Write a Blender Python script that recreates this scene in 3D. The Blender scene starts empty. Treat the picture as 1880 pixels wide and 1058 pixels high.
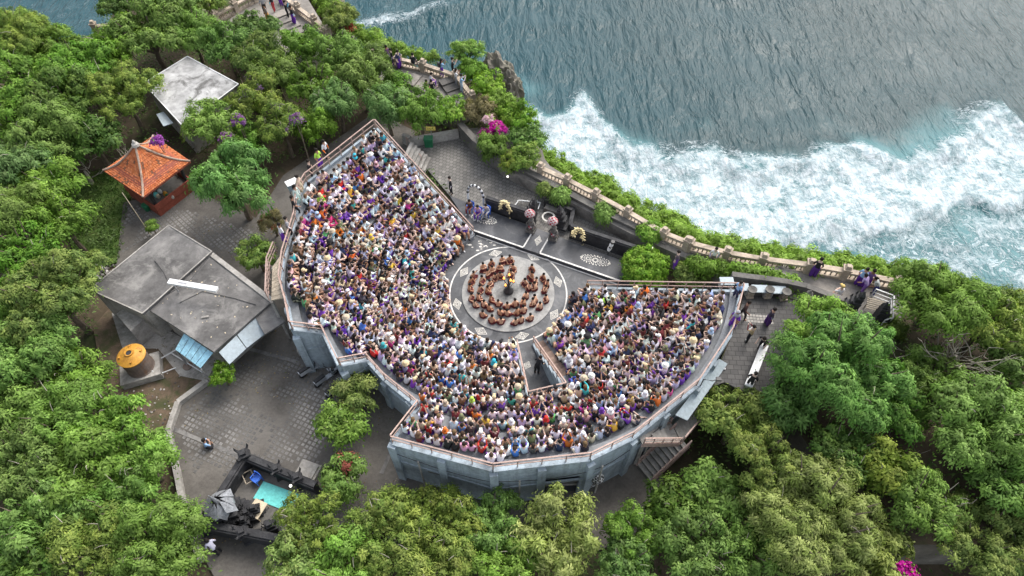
import bpy, bmesh, math, random
import numpy as np
from mathutils import Vector, Matrix

random.seed(7)
scene = bpy.context.scene
col = scene.collection
PI = math.pi

# ------------------------------------------------------------------ camera, sky, sun, exposure
F, PITCH, CAM_H = 1253.0, math.radians(54.5), 37.0      # focal length in photo pixels, tilt below the horizon, metres above the stage
_s, _c = math.sin(PITCH), math.cos(PITCH)
def _ray(px, py):
    u, v = (px-940)/F, (529-py)/F
    return (u, _c+v*_s, -_s+v*_c)
_d = _ray(933, 538); _t = CAM_H/-_d[2]
CAM = Vector((-_d[0]*_t, -_d[1]*_t, CAM_H))
def P(px, py, z=0.0):
    """survey helper: the ground point at height z that the photograph shows at a pixel"""
    d = _ray(px, py); t = (CAM_H-z)/-d[2]
    return Vector((CAM.x+d[0]*t, CAM.y+d[1]*t, z))

cam_d = bpy.data.cameras.new('camera'); cam = bpy.data.objects.new('camera', cam_d); col.objects.link(cam)
cam.location = CAM; cam.rotation_euler = (PI/2-PITCH, 0, 0)
cam_d.sensor_width = 36; cam_d.lens = 36*F/1880; cam_d.clip_end = 20000; cam_d.clip_start = 0.5
scene.camera = cam

SUN_EL, SUN_AZ = math.radians(50), math.radians(35)      # azimuth clockwise from +Y
world = bpy.data.worlds.new('World'); scene.world = world; world.use_nodes = True
wn = world.node_tree; bg = wn.nodes['Background']
sky = wn.nodes.new('ShaderNodeTexSky'); sky.sky_type = 'NISHITA'; sky.sun_disc = False
sky.sun_elevation = SUN_EL; sky.sun_rotation = SUN_AZ; sky.air_density = 1.0; sky.dust_density = 4.0; sky.ozone_density = 1.0
hs = wn.nodes.new('ShaderNodeHueSaturation'); hs.inputs['Saturation'].default_value = 0.42
wn.links.new(sky.outputs[0], hs.inputs['Color']); wn.links.new(hs.outputs[0], bg.inputs['Color'])
bg.inputs['Strength'].default_value = 0.15
sd = bpy.data.lights.new('sun', 'SUN'); sd.energy = 0.95; sd.angle = math.radians(35); sd.color = (1.0, 0.95, 0.88)
sun = bpy.data.objects.new('sun', sd); col.objects.link(sun)
sdir = Vector((math.sin(SUN_AZ)*math.cos(SUN_EL), math.cos(SUN_AZ)*math.cos(SUN_EL), math.sin(SUN_EL)))
sun.rotation_euler = sdir.to_track_quat('Z', 'Y').to_euler(); sun.location = sdir*60
vs = scene.view_settings; vs.view_transform = 'Standard'; vs.look = 'None'; vs.gamma = 1.0; vs.use_curve_mapping = False
vs.exposure = 1.12
scene.cycles.max_bounces = 5; scene.cycles.diffuse_bounces = 3; scene.cycles.glossy_bounces = 2
scene.cycles.transmission_bounces = 2; scene.cycles.transparent_max_bounces = 4

# ------------------------------------------------------------------ materials
def new_mat(name):
    m = bpy.data.materials.new(name); m.use_nodes = True
    return m, m.node_tree, m.node_tree.nodes['Principled BSDF']
def N(nt, typ, **kw):
    n = nt.nodes.new(typ)
    for k, v in kw.items():
        if k in n.inputs: n.inputs[k].default_value = v
        else: setattr(n, k, v)
    return n
def ramp(nt, fac, stops):
    r = nt.nodes.new('ShaderNodeValToRGB'); e = r.color_ramp.elements
    while len(e) < len(stops): e.new(0.5)
    for i, (p, c) in enumerate(stops):
        e[i].position = p; e[i].color = (*c, 1) if len(c) == 3 else c
    nt.links.new(fac, r.inputs[0]); return r.outputs[0]
def g3(v): return (v, v, v)
def mixc(nt, fac, a, b, blend='MIX'):
    n = nt.nodes.new('ShaderNodeMix'); n.data_type = 'RGBA'; n.blend_type = blend
    for inp, v in ((0, fac), (6, a), (7, b)):
        if isinstance(v, (int, float)): n.inputs[inp].default_value = v
        elif isinstance(v, tuple): n.inputs[inp].default_value = (*v, 1)
        else: nt.links.new(v, n.inputs[inp])
    return n.outputs[2]
def mth(nt, op, a, b=0.0, c=0.0, clamp=False):
    n = nt.nodes.new('ShaderNodeMath'); n.operation = op; n.use_clamp = clamp
    for i, v in enumerate((a, b, c)):
        if isinstance(v, (int, float)): n.inputs[i].default_value = v
        else: nt.links.new(v, n.inputs[i])
    return n.outputs[0]
def noise(nt, vec, scale, detail=4, rough=0.6, dist=0.0):
    n = N(nt, 'ShaderNodeTexNoise', Scale=scale, Detail=detail, Roughness=rough, Distortion=dist)
    nt.links.new(vec, n.inputs['Vector']); return n.outputs['Fac']
def bump(nt, bsdf, h, strength=0.3, dist=0.05):
    b = N(nt, 'ShaderNodeBump', Strength=strength, Distance=dist)
    nt.links.new(h, b.inputs['Height']); nt.links.new(b.outputs[0], bsdf.inputs['Normal'])
MATS = {}
def mat(name, c, rough=0.85, var=0.3, scale=0.8, fine=9.0, stain=None, stain_amt=0.5, stain_scale=0.5, bmp=0.25, metal=0.0, spec=0.3):
    """weathered surface: two scales of noise on the colour, optional stains of another colour, fine relief"""
    m, nt, b = new_mat(name)
    tc = nt.nodes.new('ShaderNodeTexCoord').outputs['Object']
    n1 = noise(nt, tc, scale, 6, 0.65); n2 = noise(nt, tc, fine, 4, 0.7)
    base = ramp(nt, n1, [(0.3, tuple(x*(1-var) for x in c)), (0.7, tuple(min(1, x*(1+var)) for x in c))])
    base = mixc(nt, 0.55, base, ramp(nt, n2, [(0.3, g3(0.45)), (0.7, g3(0.85))]), 'OVERLAY')
    if stain:
        s = ramp(nt, noise(nt, tc, stain_scale, 8, 0.72, 0.6), [(0.5, g3(0)), (0.62, g3(stain_amt))])
        base = mixc(nt, s, base, stain)
    nt.links.new(base, b.inputs['Base Color'])
    b.inputs['Roughness'].default_value = rough; b.inputs['Metallic'].default_value = metal
    b.inputs['Specular IOR Level'].default_value = spec
    if bmp: bump(nt, b, n2, bmp, 0.03)
    MATS[name] = m; return m
def attr_mat(name, rough=0.8, transl=0.0, fine=0.0):
    m, nt, b = new_mat(name)
    a = nt.nodes.new('ShaderNodeAttribute'); a.attribute_name = 'col'
    c = a.outputs['Color']
    if fine:
        tc = nt.nodes.new('ShaderNodeTexCoord').outputs['Object']
        c = mixc(nt, 0.6, c, ramp(nt, noise(nt, tc, fine, 3), [(0.3, g3(0.35)), (0.7, g3(0.75))]), 'OVERLAY')
    nt.links.new(c, b.inputs['Base Color']); b.inputs['Roughness'].default_value = rough
    b.inputs['Specular IOR Level'].default_value = 0.25
    if transl:
        t = nt.nodes.new('ShaderNodeBsdfTranslucent'); nt.links.new(mixc(nt, 1.0, c, (1.0, 1.15, 0.5), 'MULTIPLY'), t.inputs['Color'])
        mx = nt.nodes.new('ShaderNodeMixShader'); mx.inputs[0].default_value = transl
        out = nt.nodes['Material Output']
        nt.links.new(b.outputs[0], mx.inputs[1]); nt.links.new(t.outputs[0], mx.inputs[2]); nt.links.new(mx.outputs[0], out.inputs[0])
    MATS[name] = m; return m
attr_mat('leaf', 0.6, 0.28)
_nt = MATS['leaf'].node_tree; _oi = _nt.nodes.new('ShaderNodeObjectInfo'); _hsv = _nt.nodes.new('ShaderNodeHueSaturation'); _at = next(n for n in _nt.nodes if n.type == 'ATTRIBUTE')
_lk = [(l.to_socket) for l in _at.outputs['Color'].links]
_nt.links.new(_at.outputs['Color'], _hsv.inputs['Color'])
for s_ in _lk: _nt.links.new(_hsv.outputs[0], s_)
_nt.links.new(mth(_nt, 'MULTIPLY_ADD', _oi.outputs['Random'], 0.022, 0.484), _hsv.inputs['Hue'])
_nt.links.new(mth(_nt, 'MULTIPLY_ADD', mth(_nt, 'FRACT', mth(_nt, 'MULTIPLY', _oi.outputs['Random'], 7.31)), 0.32, 0.94), _hsv.inputs['Value'])
_nt.links.new(mth(_nt, 'MULTIPLY_ADD', mth(_nt, 'FRACT', mth(_nt, 'MULTIPLY', _oi.outputs['Random'], 3.17)), 0.16, 0.96), _hsv.inputs['Saturation'])
attr_mat('cloth', 0.85)
attr_mat('stone_piece', 0.9, 0, 12.0)
mat('asphalt', (0.055, 0.057, 0.062), 0.7, 0.35, 0.5, 12, (0.2, 0.2, 0.2), 0.35, 0.7)
mat('stage_paint', (0.048, 0.051, 0.056), 0.6, 0.4, 0.45, 7, (0.17, 0.17, 0.172), 0.55, 0.9, 0.1, spec=0.5)
mat('stage_deck', (0.036, 0.039, 0.045), 0.6, 0.35, 0.6, 8, (0.15, 0.15, 0.155), 0.5, 0.6, 0.1, spec=0.5)
mat('worn_white', (0.62, 0.6, 0.55), 0.8, 0.15, 2.0, 20, (0.28, 0.27, 0.25), 0.6, 2.5, 0.05)
mat('motif', (0.6, 0.57, 0.5), 0.8, 0.15, 3.0, 20, (0.3, 0.29, 0.27), 0.5, 4, 0.05)
mat('disc', (0.27, 0.268, 0.255), 0.8, 0.25, 0.9, 9, (0.2, 0.2, 0.2), 0.6, 1.1)
mat('yard', (0.1, 0.092, 0.082), 0.9, 0.45, 0.35, 6, (0.15, 0.14, 0.128), 0.4, 0.25, 0.4)
mat('terrace', (0.2, 0.185, 0.165), 0.9, 0.35, 0.5, 7, (0.08, 0.075, 0.07), 0.7, 0.6)
mat('soil', (0.065, 0.05, 0.032), 0.95, 0.4, 0.4, 5, (0.03, 0.05, 0.012), 0.8, 0.3)
mat('bare_earth', (0.11, 0.08, 0.055), 0.95, 0.4, 0.8, 9, (0.045, 0.06, 0.02), 0.8, 0.7)
mat('lawn', (0.05, 0.09, 0.018), 0.95, 0.4, 0.8, 12, (0.09, 0.09, 0.03), 0.6, 0.7)
mat('rock', (0.17, 0.155, 0.13), 0.95, 0.5, 0.25, 3, (0.04, 0.06, 0.02), 0.8, 0.2, 1.0)
mat('concrete_roof', (0.108, 0.104, 0.1), 0.9, 0.55, 0.45, 3.5, (0.3, 0.29, 0.27), 0.55, 0.6)
mat('pale_roof', (0.3, 0.3, 0.295), 0.85, 0.45, 0.6, 2.5, (0.09, 0.088, 0.083), 0.9, 0.55)
mat('concrete', (0.3, 0.285, 0.26), 0.9, 0.3, 0.8, 6, (0.12, 0.11, 0.1), 0.6, 0.7)
mat('tan_stone', (0.36, 0.3, 0.235), 0.9, 0.3, 0.9, 8, (0.13, 0.11, 0.09), 0.7, 0.7)
mat('dark_stone', (0.105, 0.1, 0.092), 0.9, 0.4, 0.7, 6, (0.22, 0.2, 0.18), 0.45, 0.6, 0.5)
mat('black_stone', (0.028, 0.028, 0.03), 0.75, 0.4, 1.5, 9, (0.1, 0.1, 0.1), 0.4, 1.6, 0.6)
mat('blue_wall', (0.28, 0.33, 0.365), 0.8, 0.22, 0.35, 5, (0.12, 0.135, 0.145), 0.5, 0.5)
_nt = MATS['blue_wall'].node_tree; _b = _nt.nodes['Principled BSDF']; _o = _b.inputs['Base Color'].links[0].from_socket     # rain streaks and mould running down the paint
_tc = _nt.nodes.new('ShaderNodeTexCoord').outputs['Object']; _mp = N(_nt, 'ShaderNodeMapping'); _mp.inputs['Scale'].default_value = (2.6, 2.6, 0.22); _nt.links.new(_tc, _mp.inputs[0])
_nt.links.new(mixc(_nt, ramp(_nt, noise(_nt, _mp.outputs[0], 1.0, 7, 0.7), [(0.5, g3(0)), (0.72, g3(0.6))]), _o, (0.1, 0.104, 0.1)), _b.inputs['Base Color'])
mat('tier', (0.17, 0.18, 0.19), 0.85, 0.3, 0.6, 8, (0.27, 0.27, 0.27), 0.4, 0.8)
mat('wood_tier', (0.2, 0.14, 0.11), 0.8, 0.35, 1.2, 14)
mat('rail', (0.33, 0.235, 0.2), 0.65, 0.25, 2, 14, (0.16, 0.09, 0.06), 0.6, 2.0, spec=0.5)
mat('steel', (0.3, 0.3, 0.31), 0.5, 0.2, 2, 14, metal=0.4)
mat('sheet_roof', (0.3, 0.35, 0.375), 0.6, 0.12, 0.5, 6, (0.3, 0.33, 0.34), 0.5, 0.6, 0.05)
mat('blue_sheet', (0.26, 0.48, 0.62), 0.6, 0.25, 1.0, 6, (0.14, 0.22, 0.27), 0.6, 1.0)
mat('white_paint', (0.66, 0.67, 0.66), 0.6, 0.1, 2, 12, (0.4, 0.39, 0.36), 0.4, 1.5, 0.05)
mat('bark', (0.12, 0.095, 0.07), 0.95, 0.35, 3, 18, bmp=0.6)
mat('pale_bark', (0.3, 0.27, 0.22), 0.95, 0.3, 3, 18, bmp=0.6)
mat('deck_wood', (0.33, 0.285, 0.22), 0.85, 0.3, 1.5, 12)
mat('tile_ridge', (0.32, 0.24, 0.19), 0.9, 0.3, 2, 10, (0.1, 0.07, 0.05), 0.6, 2)
mat('red_wood', (0.2, 0.055, 0.035), 0.7, 0.3, 1.5, 10)
mat('tank_yellow', (0.42, 0.21, 0.03), 0.55, 0.2, 1.5, 10, (0.25, 0.1, 0.03), 0.6, 1.6)
mat('tank_body', (0.16, 0.125, 0.105), 0.75, 0.35, 1.0, 7, (0.24, 0.11, 0.05), 0.7, 0.9)
mat('turquoise', (0.13, 0.5, 0.47), 0.6, 0.1, 1.0, 8, bmp=0.05)
mat('blue_plastic', (0.03, 0.12, 0.52), 0.45, 0.1, 2, 10, spec=0.5)
mat('green_plastic', (0.02, 0.13, 0.06), 0.5, 0.15, 2, 10)
mat('beige', (0.5, 0.42, 0.3), 0.8, 0.15, 2, 12)
mat('palm_leaf', (0.62, 0.5, 0.28), 0.8, 0.25, 5, 20)
mat('black_paint', (0.02, 0.02, 0.022), 0.5, 0.2, 2, 10, spec=0.5)
mat('wrap', (0.2, 0.21, 0.225), 0.3, 0.4, 4, 16, (0.1, 0.1, 0.1), 0.6, 4, spec=0.6)
mat('silver', (0.45, 0.47, 0.5), 0.35, 0.2, 3, 10, metal=0.3)
mat('yellow_sign', (0.7, 0.52, 0.12), 0.6, 0.1, 3, 10)
mat('ink', (0.03, 0.03, 0.03), 0.7, 0.1, 3, 10)
mat('hair_black', (0.012, 0.01, 0.009), 0.55, 0.2, 8, 20, spec=0.5)
def glow_mat(name, c, s):
    m, nt, b = new_mat(name); b.inputs['Base Color'].default_value = (*c, 1)
    b.inputs['Emission Color'].default_value = (*c, 1); b.inputs['Emission Strength'].default_value = s; MATS[name] = m
glow_mat('flame', (1.0, 0.38, 0.08), 1.3); glow_mat('bulb', (1.0, 0.95, 0.85), 1.2)
def checker_mat(name, a, b_, scale):
    m, nt, b = new_mat(name); tc = nt.nodes.new('ShaderNodeTexCoord').outputs['Object']
    ck = N(nt, 'ShaderNodeTexChecker', Scale=scale, Color1=(*a, 1), Color2=(*b_, 1)); nt.links.new(tc, ck.inputs['Vector'])
    c = mixc(nt, 0.3, ck.outputs[0], ramp(nt, noise(nt, tc, 14), [(0.3, g3(0.3)), (0.7, g3(0.8))]), 'OVERLAY')
    nt.links.new(c, b.inputs['Base Color']); b.inputs['Roughness'].default_value = 0.85; MATS[name] = m
checker_mat('red_check', (0.28, 0.025, 0.04), (0.45, 0.41, 0.4), 7.0)
checker_mat('poleng', (0.02, 0.02, 0.02), (0.6, 0.6, 0.58), 9.0)
checker_mat('performer_cloth', (0.11, 0.014, 0.017), (0.06, 0.012, 0.014), 6.0)
def brick_mat(name, c1, c2, mortar, w, h, rot=0.0, msize=0.03, rough=0.85):
    m, nt, b = new_mat(name); tc = nt.nodes.new('ShaderNodeTexCoord').outputs['Object']
    mp = N(nt, 'ShaderNodeMapping'); mp.inputs['Rotation'].default_value = (0, 0, rot); nt.links.new(tc, mp.inputs[0])
    br = N(nt, 'ShaderNodeTexBrick', Color1=(*c1, 1), Color2=(*c2, 1), Mortar=(*mortar, 1), Scale=1.0)
    br.inputs['Brick Width'].default_value = w; br.inputs['Row Height'].default_value = h; br.inputs['Mortar Size'].default_value = msize
    br.offset = 0.5; nt.links.new(mp.outputs[0], br.inputs['Vector'])
    c = mixc(nt, 0.8, br.outputs['Color'], ramp(nt, noise(nt, tc, 0.5, 7, 0.7), [(0.3, g3(0.3)), (0.7, g3(0.72))]), 'OVERLAY')
    c = mixc(nt, ramp(nt, noise(nt, tc, 1.1, 6, 0.7), [(0.52, g3(0)), (0.66, g3(0.6))]), c, tuple(x*0.55 for x in c1))
    nt.links.new(c, b.inputs['Base Color']); b.inputs['Roughness'].default_value = rough
    bump(nt, b, br.outputs['Fac'], -0.5, 0.02); MATS[name] = m
brick_mat('back_pavers', (0.2, 0.19, 0.175), (0.135, 0.13, 0.12), (0.07, 0.066, 0.06), 0.3, 0.3, 0.45, 0.02)
brick_mat('plaza_pavers', (0.098, 0.094, 0.09), (0.07, 0.068, 0.066), (0.035, 0.033, 0.032), 0.42, 0.3, 0.06, 0.018)

# ------------------------------------------------------------------ mesh builder
class MB:
    def __init__(self): self.v = []; self.f = []; self.m = []; self.c = []
    def add(self, vs, fs, mi=0, c=None):
        o = len(self.v); self.v += [tuple(p) for p in vs]
        for f in fs: self.f.append(tuple(o+i for i in f)); self.m.append(mi); self.c.append(c)
        return self
    def hexa(self, a, b, mi=0, c=None):          # bottom quad a, top quad b
        return self.add(list(a)+list(b), [(3, 2, 1, 0), (4, 5, 6, 7), (0, 1, 5, 4), (1, 2, 6, 5), (2, 3, 7, 6), (3, 0, 4, 7)], mi, c)
    def box(self, x, y, z, sx, sy, sz, rz=0.0, mi=0, c=None, taper=1.0):   # z is the base
        ca, sa = math.cos(rz), math.sin(rz)
        def q(k, zz): return [(x+(dx*ca-dy*sa)*k, y+(dx*sa+dy*ca)*k, zz) for dx, dy in ((-sx/2, -sy/2), (sx/2, -sy/2), (sx/2, sy/2), (-sx/2, sy/2))]
        return self.hexa(q(1, z), q(taper, z+sz), mi, c)
    def bar(self, p, q, w, h=None, mi=0, c=None):
        p, q = Vector(p), Vector(q); h = h or w; d = (q-p)
        if d.length < 1e-6: return self
        d.normalize(); up = Vector((0, 0, 1)) if abs(d.z) < 0.95 else Vector((0, 1, 0))
        s = d.cross(up).normalized(); u = s.cross(d)
        def r(o): return [o-s*w/2-u*h/2, o+s*w/2-u*h/2, o+s*w/2+u*h/2, o-s*w/2+u*h/2]
        return self.hexa(r(p), r(q), mi, c)
    def tube(self, pts, rad, n=6, mi=0, c=None, closed=False):
        pts = [Vector(p) for p in pts]; rad = rad if isinstance(rad, (list, tuple)) else [rad]*len(pts); rings = []
        for i, p in enumerate(pts):
            d = (pts[min(i+1, len(pts)-1)]-pts[max(i-1, 0)])
            d = d.normalized() if d.length > 1e-6 else Vector((0, 0, 1))
            a = Vector((0, 0, 1)) if abs(d.z) < 0.9 else Vector((1, 0, 0)); s = d.cross(a).normalized(); u = s.cross(d)
            rings.append([p+(s*math.cos(2*PI*k/n)+u*math.sin(2*PI*k/n))*rad[i] for k in range(n)])
        vs = [v for r in rings for v in r]; fs = []
        for i in range(len(pts)-1):
            for k in range(n): fs.append((i*n+k, i*n+(k+1) % n, (i+1)*n+(k+1) % n, (i+1)*n+k))
        fs.append(tuple(range(n))[::-1]); fs.append(tuple((len(pts)-1)*n+k for k in range(n)))
        return self.add(vs, fs, mi, c)
    def lathe(self, x, y, prof, n=12, mi=0, c=None, sx=1.0, sy=1.0):
        vs = [(x+r*math.cos(2*PI*k/n)*sx, y+r*math.sin(2*PI*k/n)*sy, z) for r, z in prof for k in range(n)]; fs = []
        for i in range(len(prof)-1):
            for k in range(n): fs.append((i*n+k, i*n+(k+1) % n, (i+1)*n+(k+1) % n, (i+1)*n+k))
        fs.append(tuple(range(n))[::-1]); fs.append(tuple((len(prof)-1)*n+k for k in range(n)))
        return self.add(vs, fs, mi, c)
    def prism(self, poly, z0, z1, mi=0, c=None):  # poly in xy; z1 may be a list
        n = len(poly); pl = [(p[0], p[1]) for p in poly]
        if sum(pl[i][0]*pl[(i+1) % n][1]-pl[(i+1) % n][0]*pl[i][1] for i in range(n)) < 0:
            pl = pl[::-1]; z1 = z1[::-1] if isinstance(z1, (list, tuple)) else z1; z0 = z0[::-1] if isinstance(z0, (list, tuple)) else z0
        zt = z1 if isinstance(z1, (list, tuple)) else [z1]*n; zb = z0 if isinstance(z0, (list, tuple)) else [z0]*n
        vs = [(x, y, zb[i]) for i, (x, y) in enumerate(pl)]+[(x, y, zt[i]) for i, (x, y) in enumerate(pl)]
        return self.add(vs, [tuple(range(n))[::-1], tuple(range(n, 2*n))]+[(i, (i+1) % n, n+(i+1) % n, n+i) for i in range(n)], mi, c)
    def ball(self, x, y, z, rx, ry, rz, n=8, m=5, mi=0, c=None):
        return self.lathe(x, y, [(max(1e-3, math.sin(PI*i/m))*1.0, z-math.cos(PI*i/m)*rz) for i in range(m+1)], n, mi, c, rx, ry)
    def mesh(self, name, mats):
        me = bpy.data.meshes.new(name); me.from_pydata(self.v, [], self.f)
        for m in (mats if isinstance(mats, (list, tuple)) else [mats]): me.materials.append(MATS[m] if isinstance(m, str) else m)
        if any(self.m): me.polygons.foreach_set('material_index', self.m)
        if self.c and self.c[0] is not None:
            a = me.attributes.new('col', 'FLOAT_COLOR', 'FACE')
            a.data.foreach_set('color', np.array([(*c, 1.0) for c in self.c], dtype=np.float32).ravel())
        me.update(); return me
    def build(self, name, mats, parent=None, smooth=False):
        me = self.mesh(name, mats)
        if smooth: me.polygons.foreach_set('use_smooth', [True]*len(me.polygons))
        return link(name, me, parent)
def link(name, data, parent=None, loc=None, rz=0.0):
    o = bpy.data.objects.new(name, data); col.objects.link(o)
    if parent is not None: o.parent = parent
    if loc is not None: o.location = loc
    if rz: o.rotation_euler = (0, 0, rz)
    return o
def tag(o, label=None, cat=None, group=None, kind=None):
    if label: o['label'] = label
    if cat: o['category'] = cat
    if group: o['group'] = group
    if kind: o['kind'] = kind
    return o
def thing(name, label, cat, loc=(0, 0, 0), rz=0.0, group=None):
    return tag(link(name, None, None, loc, rz), label, cat, group)
def W(pts, z=0.0): return [P(p[0], p[1], p[2] if len(p) > 2 else z) for p in pts]
def lerp(a, b, t): return a+(b-a)*t
def inpoly(x, y, poly):
    r = False; j = len(poly)-1
    for i in range(len(poly)):
        xi, yi, xj, yj = poly[i][0], poly[i][1], poly[j][0], poly[j][1]
        if (yi > y) != (yj > y) and x < (xj-xi)*(y-yi)/(yj-yi)+xi: r = not r
        j = i
    return r
def nth(n): return '%d%s' % (n, 'th' if 10 <= n % 100 <= 20 else {1: 'st', 2: 'nd', 3: 'rd'}.get(n % 10, 'th'))
def inpoly_np(X, Y, poly):
    r = np.zeros(X.shape, bool); j = len(poly)-1
    for i in range(len(poly)):
        xi, yi, xj, yj = poly[i][0], poly[i][1], poly[j][0], poly[j][1]
        if yi != yj: r ^= ((yi > Y) != (yj > Y)) & (X < (xj-xi)*(Y-yi)/(yj-yi)+xi)
        j = i
    return r
def segdist_np(X, Y, pl):
    best = np.full(X.shape, 1e9)
    for a, b in zip(pl[:-1], pl[1:]):
        dx, dy = b[0]-a[0], b[1]-a[1]; L = dx*dx+dy*dy+1e-9
        t = np.clip(((X-a[0])*dx+(Y-a[1])*dy)/L, 0, 1)
        best = np.minimum(best, np.hypot(X-a[0]-t*dx, Y-a[1]-t*dy))
    return best
_nr = np.random.RandomState(3); _perm = _nr.rand(256, 256)
def vnoise(X, Y, s, seed=0):
    x = X/s+seed*17.3; y = Y/s+seed*9.1; xi = np.floor(x).astype(int); yi = np.floor(y).astype(int); fx = x-xi; fy = y-yi
    fx = fx*fx*(3-2*fx); fy = fy*fy*(3-2*fy); g = lambda a, b: _perm[a % 256, b % 256]
    return (g(xi, yi)*(1-fx)+g(xi+1, yi)*fx)*(1-fy)+(g(xi, yi+1)*(1-fx)+g(xi+1, yi+1)*fx)*fy
def sstep(a, b, x):
    t = np.clip((x-a)/(b-a), 0, 1); return t*t*(3-2*t)
def grid_mesh(name, X, Y, Z, mt, attrs=None):
    ny, nx = X.shape; V = np.stack([X, Y, Z], -1).reshape(-1, 3).astype(np.float32)
    i = np.arange(ny*nx).reshape(ny, nx); Fq = np.stack([i[:-1, :-1], i[:-1, 1:], i[1:, 1:], i[1:, :-1]], -1).reshape(-1, 4)
    me = bpy.data.meshes.new(name); me.vertices.add(len(V)); me.vertices.foreach_set('co', V.ravel())
    me.loops.add(Fq.size); me.loops.foreach_set('vertex_index', Fq.ravel().astype(np.int32))
    me.polygons.add(len(Fq)); me.polygons.foreach_set('loop_start', np.arange(0, Fq.size, 4, dtype=np.int32))
    me.update(calc_edges=True); me.polygons.foreach_set('use_smooth', np.ones(len(Fq), bool))
    for k, a in (attrs or {}).items():
        at = me.attributes.new(k, 'FLOAT', 'POINT'); at.data.foreach_set('value', a.ravel().astype(np.float32))
    me.materials.append(MATS[mt]); me.update(); return me

# ------------------------------------------------------------------ terrain, sea
COAST_PX = [(-200, 62), (0, 72), (190, 72), (206, -30), (240, -120), (600, -120), (640, 58), (690, 92), (770, 112), (850, 128), (935, 160),
            (955, 200), (990, 245), (1005, 300), (1075, 342), (1150, 378, 1.0), (1220, 420, 1.0), (1300, 452, 1.8), (1400, 476, 3.0), (1480, 490, 3.4),
            (1640, 510, 3.4), (1760, 545, 3.4), (1880, 578, 3.4), (2200, 650, 3.4)]
COAST = [(-900.0, 25.0)]+[(p.x, p.y) for p in W(COAST_PX)]+[(900.0, -150.0)]
LAND = COAST+[(900, -3000), (-3000, -3000), (-3000, 25)]
SEA_Z = -65.0
def axis(lo, hi, step, far):
    a = list(np.arange(lo, hi+1e-6, step)); g = step
    while a[-1] < far: g *= 1.5; a.append(a[-1]+g)
    g = step
    while a[0] > -far: g *= 1.5; a.insert(0, a[0]-g)
    return np.array(a)
X, Y = np.meshgrid(axis(-62, 52, 0.8, 3000), axis(-40, 60, 0.8, 3000))
ins = inpoly_np(X, Y, LAND); d = segdist_np(X, Y, COAST); d = np.where(ins, 0, d)
nz = vnoise(X, Y, 5, 1)*0.6+vnoise(X, Y, 1.7, 2)*0.4
fall = np.clip(d/(4.5+4*nz), 0, 1); fall = np.where(d > 0, 0.05*sstep(0, 1, fall*8)+0.95*fall**0.8, 0)
Z = -0.16-0.12*(nz)-fall*74
ground = link('ground', grid_mesh('ground', X+fall*(nz-.5)*3, Y+fall*(vnoise(X, Y, 3, 5)-.5)*3, Z, 'soil'))
m_, nt_, b_ = MATS['soil'], MATS['soil'].node_tree, MATS['soil'].node_tree.nodes['Principled BSDF']
geo = nt_.nodes.new('ShaderNodeNewGeometry'); sx = nt_.nodes.new('ShaderNodeSeparateXYZ'); nt_.links.new(geo.outputs['Normal'], sx.inputs[0])
old = b_.inputs['Base Color'].links[0].from_socket
tcg = nt_.nodes.new('ShaderNodeTexCoord').outputs['Object']
rk = ramp(nt_, noise(nt_, tcg, 0.7, 8, 0.75), [(0.3, (0.06, 0.055, 0.045)), (0.55, (0.16, 0.145, 0.12)), (0.75, (0.3, 0.27, 0.23))])
nt_.links.new(mixc(nt_, ramp(nt_, sx.outputs[2], [(0.45, g3(1)), (0.75, g3(0))]), old, rk), b_.inputs['Base Color'])
tag(ground, kind='structure')

# sea: broad swells, a breaking wave with its field of foam, ripples in the relief of the material
def sea_line(px): q = W(px, SEA_Z); return np.array([p.x for p in q]), np.array([p.y for p in q])
ux, uy = sea_line([(850, 190), (960, 190), (1010, 212), (1048, 200), (1070, 172), (1105, 222), (1155, 268), (1225, 290), (1290, 284), (1312, 270), (1335, 292), (1400, 296), (1470, 290), (1500, 276), (1580, 268), (1636, 294), (1690, 272), (1745, 254), (1780, 228), (1838, 196), (1880, 236), (2000, 270)])
lx, ly = sea_line([(900, 640), (1250, 560), (1420, 470), (1500, 452), (1560, 444), (1640, 425), (1740, 398), (1880, 368), (2050, 330)])
X, Y = np.meshgrid(axis(-160, 210, 1.0, 6000), axis(15, 250, 0.9, 6000))
wob = (vnoise(X, Y, 7, 3)-.5)*5+(vnoise(X, Y, 3, 4)-.5)*3
yu = np.interp(X, ux, uy)+wob*0.7; yl = np.interp(X, lx, ly)+wob
main = sstep(2.6, -2.6, Y-yu)*sstep(-1.8, 1.0, Y-yl)*sstep(-12, 8, X+(Y-70)*0.05)
low = sstep(2.0, -2.5, Y-yl)*sstep(20, 35, X)*0.3
cx_, cy_ = sea_line([(560, 66), (640, 58), (700, 48), (760, 36), (820, 18), (880, -4)]); yc = np.interp(X, cx_, cy_)+(vnoise(X, Y, 6, 8)-.5)*1.5
crest = np.exp(-((Y-yc-1.0)/2.2)**2)*sstep(-90, -75, X)*sstep(-10, -25, X)*0.85
crest2 = sstep(-1, 9, Y-yc)*sstep(40, 8, Y-yc)*sstep(-15, -30, X)*0.17
halo = 0.42*sstep(8, 1.5, Y-yu)*sstep(0.38, 0.62, vnoise(X, Y, 6, 31))*sstep(-12, 8, X)*(1-main)
foam = np.clip(main+low+crest+crest2+halo, 0, 1)
aqua = np.clip(sstep(11, 0, Y-yu)*sstep(0.35, 0.75, vnoise(X, Y, 13, 6))+0.85*sstep(4, -6, Y-yl)*sstep(20, 40, X)+main, 0, 1)
teal = np.clip(sstep(60, -10, X)*0.8+vnoise(X, Y, 30, 7)*0.5, 0, 1)
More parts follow.
